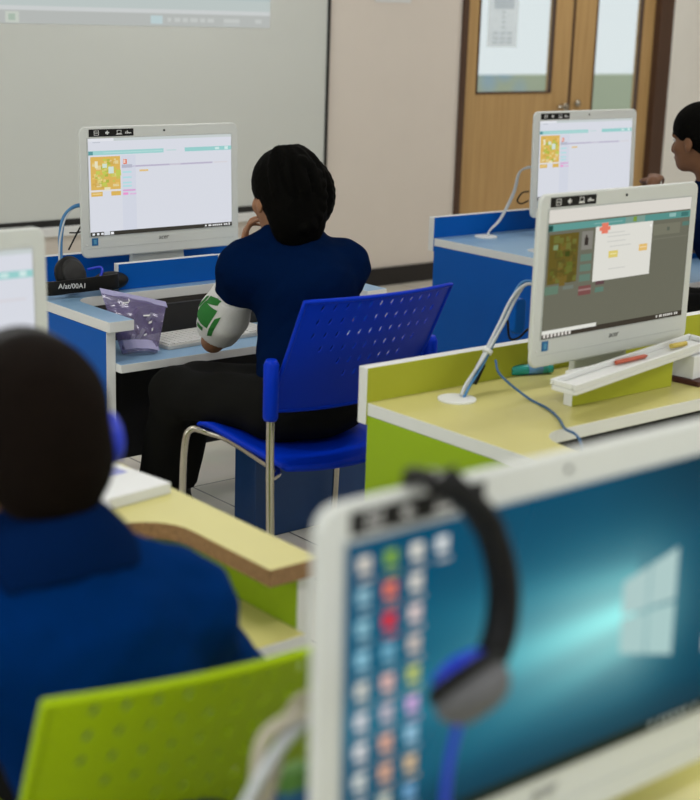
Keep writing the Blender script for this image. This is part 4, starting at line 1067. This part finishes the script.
# headphones lying on the blue desk
def lying_headset():
    O = Vector((2.345, 4.125, ZT)); e = empty('headphones', tuple(O), label='black headset with white lettering lying on the blue desk beside the lilac pouch', cat='headphones'); e.scale = (1.14, 1.14, 1.14)
    # wide flat band standing on its edge, open to the right
    raw = [(-.135, .11, .03), (-.150, .05, .03), (-.115, -.005, .032), (-.06, -.012, .034), (-.01, -.018, .036), (.04, -.022, .038), (.085, -.015, .038), (.105, .01, .036)]
    P = smooth_path(raw, 6); m = MB(); ring = []
    for i, p in enumerate(P):
        t = (P[min(i+1, len(P)-1)]-P[max(i-1, 0)]).normalized(); n_ = Vector((t.y, -t.x, 0)).normalized(); hh = .019
        ring.append([p+n_*.004+Vector((0, 0, hh)), p+n_*.005-Vector((0, 0, hh)), p-n_*.004-Vector((0, 0, hh)), p-n_*.004+Vector((0, 0, hh))])
    for i in range(len(ring)-1):
        for k in range(4):
            k2 = (k+1) % 4; m.add([ring[i][k], ring[i][k2], ring[i+1][k2], ring[i+1][k]], [(0, 1, 2, 3)], smooth=True)
    for q in (ring[0], ring[-1]): m.add(q, [(0, 1, 2, 3)])
    bo = m.build('headband', M_black, e, merge=True, bevel=.001)
    text_obj('A/at/00A1', .020, 'lettering', M_txtw, bo, Matrix.Translation((-.055, -.0215, .036)) @ Matrix.Rotation(math.radians(-5), 4, 'Z') @ Matrix.Rotation(PI/2, 4, 'X') @ Matrix.Rotation(math.radians(-3), 4, 'Z'), extrude=.0008)
    c = Vector((-.02, .055, .052)); a = Vector((.25, -.9, .35)).normalized()
    MB().tube([c-a*.014, c-a*.008, c+a*.010, c+a*.018], [.036, .050, .053, .044], 28).build('ear_cushion', M_black, e)
    MB().tube([c+a*.0181, c+a*.024, c+a*.026], [.044, .034, .012], 28).build('ear_cup', M_blackmat, e)
    q = MB(); q.tube(smooth_path([(.03, .045, .065), (.065, .03, .07), (.055, .02, .045), (.025, .03, .03)], 6), .004, 8); q.tube(smooth_path([(.02, .03, .028), (.06, .03, .030), (.10, .03, .03)], 6), .007, 8); q.build('yoke', M_blueplast, e)
    c = Vector((.095, .03, .030)); 
    MB().ell(c, (.055, .036, .026)).build('ear_cup', M_black, e)
    MB().tube(smooth_path([(.06, -.03, .02), (.065, -.045, .010), (.075, -.05, .005), (.085, -.03, .004)], 6), .0025, 8).build('cord', M_black, e)
    return e
lying_headset()

# zip pouch leaning out of the cut-out of the blue desk
def pouch():
    BL, BR, TR, TL = [Vector(p) for p in ((2.300, 3.835, .555), (2.400, 3.795, .555), (2.468, 3.85, .692), (2.295, 3.955, .735))]
    O = (BL+BR)/2; e = empty('zip_pouch', tuple(O), label='clear lilac zip pouch of small things standing on the shelf of the blue desk', cat='pouch')
    n_ = (BR-BL).cross(TL-BL).normalized(); nx, ny = 16, 14; m = MB()
    def S(u, v, side):
        p = (BL*(1-u)+BR*u)*(1-v)+(TL*(1-u)+TR*u)*v
        b = math.sin(PI*u)**.6*(.8*math.sin(PI*min(1, v*.55+.42))**.8)*.030+.0015*math.sin(u*19+v*8)+.0015*math.sin(v*23)
        if v > .9: b *= (1-v)/.1
        return p-O+n_*b*side
    for side in (1, -1):
        b0 = len(m.v)
        for j in range(ny+1):
            for i in range(nx+1): m.v.append(tuple(S(i/nx, j/ny, side)))
        for j in range(ny):
            for i in range(nx):
                a = b0+j*(nx+1)+i; q = (a, a+1, a+nx+2, a+nx+1); m.f.append(q if side > 0 else q[::-1]); m.mi.append(0); m.col.append((1, 1, 1)); m.sm.append(True)
    # bottom gusset
    m.build('bag', M_pouch, e, merge=True)
    z = MB(); P = [S(i/10, .975, 1) for i in range(11)]
    up_ = (TL-BL).normalized()
    z.add([*(p+up_*.008 for p in P), *(p-up_*.010 for p in P)], [(i, i+1, 12+i, 11+i) for i in range(10)])
    zo = z.build('zip', M_zip, e); sd = zo.modifiers.new('t', 'SOLIDIFY'); sd.thickness = .006; sd.offset = 0
    k = MB(); P = [S(i/10, .10, 1) for i in range(11)]; k.add([*(p+up_*.018+n_*.001 for p in P), *(p-up_*.012+n_*.001 for p in P)], [(i, i+1, 12+i, 11+i) for i in range(10)]); k.build('base_band', M_zip, e)
    # contents glimpsed through the film
    rn = random.Random(4); c = MB()
    for i in range(7):
        u_, v_ = .25+rn.random()*.5, .2+rn.random()*.5; p = (BL*(1-u_)+BR*u_)*(1-v_)+(TL*(1-u_)+TR*u_)*v_-O
        c.tube([p, p+Vector((rn.uniform(-.02, .03), rn.uniform(-.01, .01), rn.uniform(.01, .04)))], .006, 8, mi=i % 3)
    c.build('contents', [M_paper, mat('purple_content', (.10, .05, .14), .5), mat('brown_content', (.12, .05, .04), .5)], e)
    # white print
    w_ = MB()
    for (u_, v_, a, b) in ((.30, .80, .10, .012), (.40, .84, .02, .05), (.62, .62, .12, .02), (.72, .5, .06, .03), (.78, .36, .03, .05), (.60, .25, .07, .02)):
        q = [S(u_, v_, 1.1), S(u_+a, v_+.03, 1.1), S(u_+a, v_+b+.04, 1.1), S(u_, v_+b+.01, 1.1)]
        w_.add([x+n_*.0015 for x in q], [(0, 1, 2, 3)])
    w_.build('print', M_txtw, e)
    return e
pouch()

def keyboard(label, loc, rz, tiltm=None, W=.43, D=.135, group=None):
    e = empty('keyboard', loc, rz, label=label, cat='keyboard')
    if tiltm: e.rotation_euler = tiltm
    b = MB(); b.prism(rounded(-W/2, W/2, -D/2, D/2, .008), 0, .013); b.build('keyboard_body', M_keyg, e, bevel=.002)
    k = MB(); rows = 6; n = 19; k.box(-W/2+.006, W/2-.006, -D/2+.006, D/2-.006, .0131, .0145)
    for j in range(rows):
        y0 = -D/2+.008+j*(D-.016)/rows; y1 = y0+(D-.016)/rows-.003
        i = 0
        while i < n:
            span = 6 if (j == 0 and i == 4) else 1
            x0 = -W/2+.008+i*(W-.016)/n; x1 = x0+span*(W-.016)/n-.003
            if i not in (14,): k.box(x0, x1, y0, y1, .0140, .018)
            i += span
    k.build('key_field', M_key, e, bevel=.0008)
    return e
keyboard('white keyboard on the shelf of the blue desk in front of the girl', (2.665, 3.917, ZS), math.radians(4), D=.165)
tr = empty('plastic_tray', (2.850, 2.318, ZT+.088), label='white plastic tray propped slantwise across the rail under the pop-up monitor', cat='tray')
tr.rotation_euler = (math.radians(3), math.radians(-1.0), math.radians(10))
MB().prism(rounded(-.33, .33, -.035, .035, .012), -.014, -.002).build('tray_base', M_white, tr, bevel=.002)
for (a, b, c, d) in ((-.33, .33, -.035, -.027), (-.33, .33, .027, .035), (-.33, -.322, -.026, .026), (.322, .33, -.026, .026)):
    MB().box(a, b, c, d, -.0019, .012).build('tray_rim', M_white, tr, bevel=.002)
# things kept behind the rail of the blue desk
def slab(name, label, cat, c, sz, rz, m_, extra=None, mat2=None):
    e = MB().box(-sz[0]/2, sz[0]/2, -sz[1]/2, sz[1]/2, 0, sz[2]).build(name, m_, bevel=.0015); e.location = c; e.rotation_euler.z = rz; tag(e, label=label, cat=cat)
    return e
bk_ = slab('booklet', 'dark booklet with white lines lying between rail and monitor on the blue desk', 'booklet', (2.78, 4.218, ZT+.0), (.13, .045, .055), math.radians(-3), M_dpaper)
for k in range(3):
    q = MB().box(-.055, .055, -.016+k*.014, -.012+k*.014, .0552, .0556).build('printed_line', M_paper, bk_)
slab('paper_stack', 'stack of white paper behind the rail of the blue desk, near the raised elbow', 'papers', (2.925, 4.225, ZT), (.13, .06, .070), 0, M_paper)
# pencil, blue, near the girl's shoulder
pn = MB().tube([(2.99, 4.22, ZT), (2.99, 4.22, ZT+.10)], .012, 10).build('blue_marker', M_cabBl); tag(pn, label='small blue marker standing upright behind the shoulder of the girl', cat='marker')
# glue stick on the yellow desk
gs = empty('glue_stick', (2.79, 2.625, ZT+.014), math.radians(-19), label='teal glue stick lying on the yellow desk left of the pop-up monitor', cat='glue stick')
MB().tube([(-.048, 0, 0), (-.046, 0, 0), (.055, 0, 0)], [.010, .0135, .0135], 18).build('tube', M_teal, gs)
MB().tube([(.0, 0, 0), (.042, 0, 0)], .0138, 18).build('label_wrap', M_tealb, gs)
MB().tube([(.0555, 0, 0), (.072, 0, 0)], .0125, 18).build('cap', M_teal, gs)
# pens on the keyboard behind
rp_ = MB().tube([(-.065, 0, 0), (.05, 0, 0), (.065, 0, 0)], [.0055, .0055, .001], 12).build('red_pen', M_red); rp_.location = (2.850, 2.330, ZT+.094); rp_.rotation_euler.z = math.radians(4); tag(rp_, label='red pen lying on the white tray under the pop-up monitor', cat='pen')
yp = MB().tube([(-.03, 0, 0), (.03, 0, 0)], .007, 6).build('eraser', M_yelpen); yp.location = (3.06, 2.355, ZT+.100); tag(yp, label='small yellow eraser below the lower right corner of the pop-up monitor', cat='eraser')
# box and folded paper at the right edge, behind the rail
slab('tissue_packet', 'white and pale blue packet at the right edge of the yellow desk', 'packet', (3.135, 2.36, ZT+.014), (.12, .08, .06), math.radians(5), M_paper)
slab('brown_notebook', 'dark brown notebook under the white packet on the yellow desk', 'notebook', (3.14, 2.35, ZT), (.15, .11, .014), math.radians(5), mat('brown_cover', (.06, .015, .01), .6))
# white mouse and papers on the boy's desk
mo = slab('paper_pad', 'white note pad on the yellow desk beside the boy', 'note pad', (1.385, 2.40, ZT), (.20, .19, .022), math.radians(8), M_paper)
MB().box(.03, .08, .01, .05, .0222, .0226).build('printed_mark', mat('lilac_print', (.30, .32, .6), .7), mo)
ms = MB().ell((0, 0, .016), (.032, .055, .018)).build('computer_mouse', M_key); ms.location = (1.30, 2.27, ZT+.002); ms.rotation_euler.z = math.radians(-40); tag(ms, label='white computer mouse beside the note pad on the yellow desk', cat='mouse')
sl = slab('paper_sheet', 'pale blue paper sheet under the far side of the note pad', 'paper', (1.42, 2.545, ZT), (.12, .08, .003), math.radians(8), mat('pale_blue_paper', (.42, .55, .60), .8))

# ------------------------------------------------------------------ render look
scn.view_settings.view_transform = 'Standard'; scn.view_settings.look = 'None'; scn.view_settings.gamma = 1; scn.view_settings.exposure = 0
scn.view_settings.use_curve_mapping = False
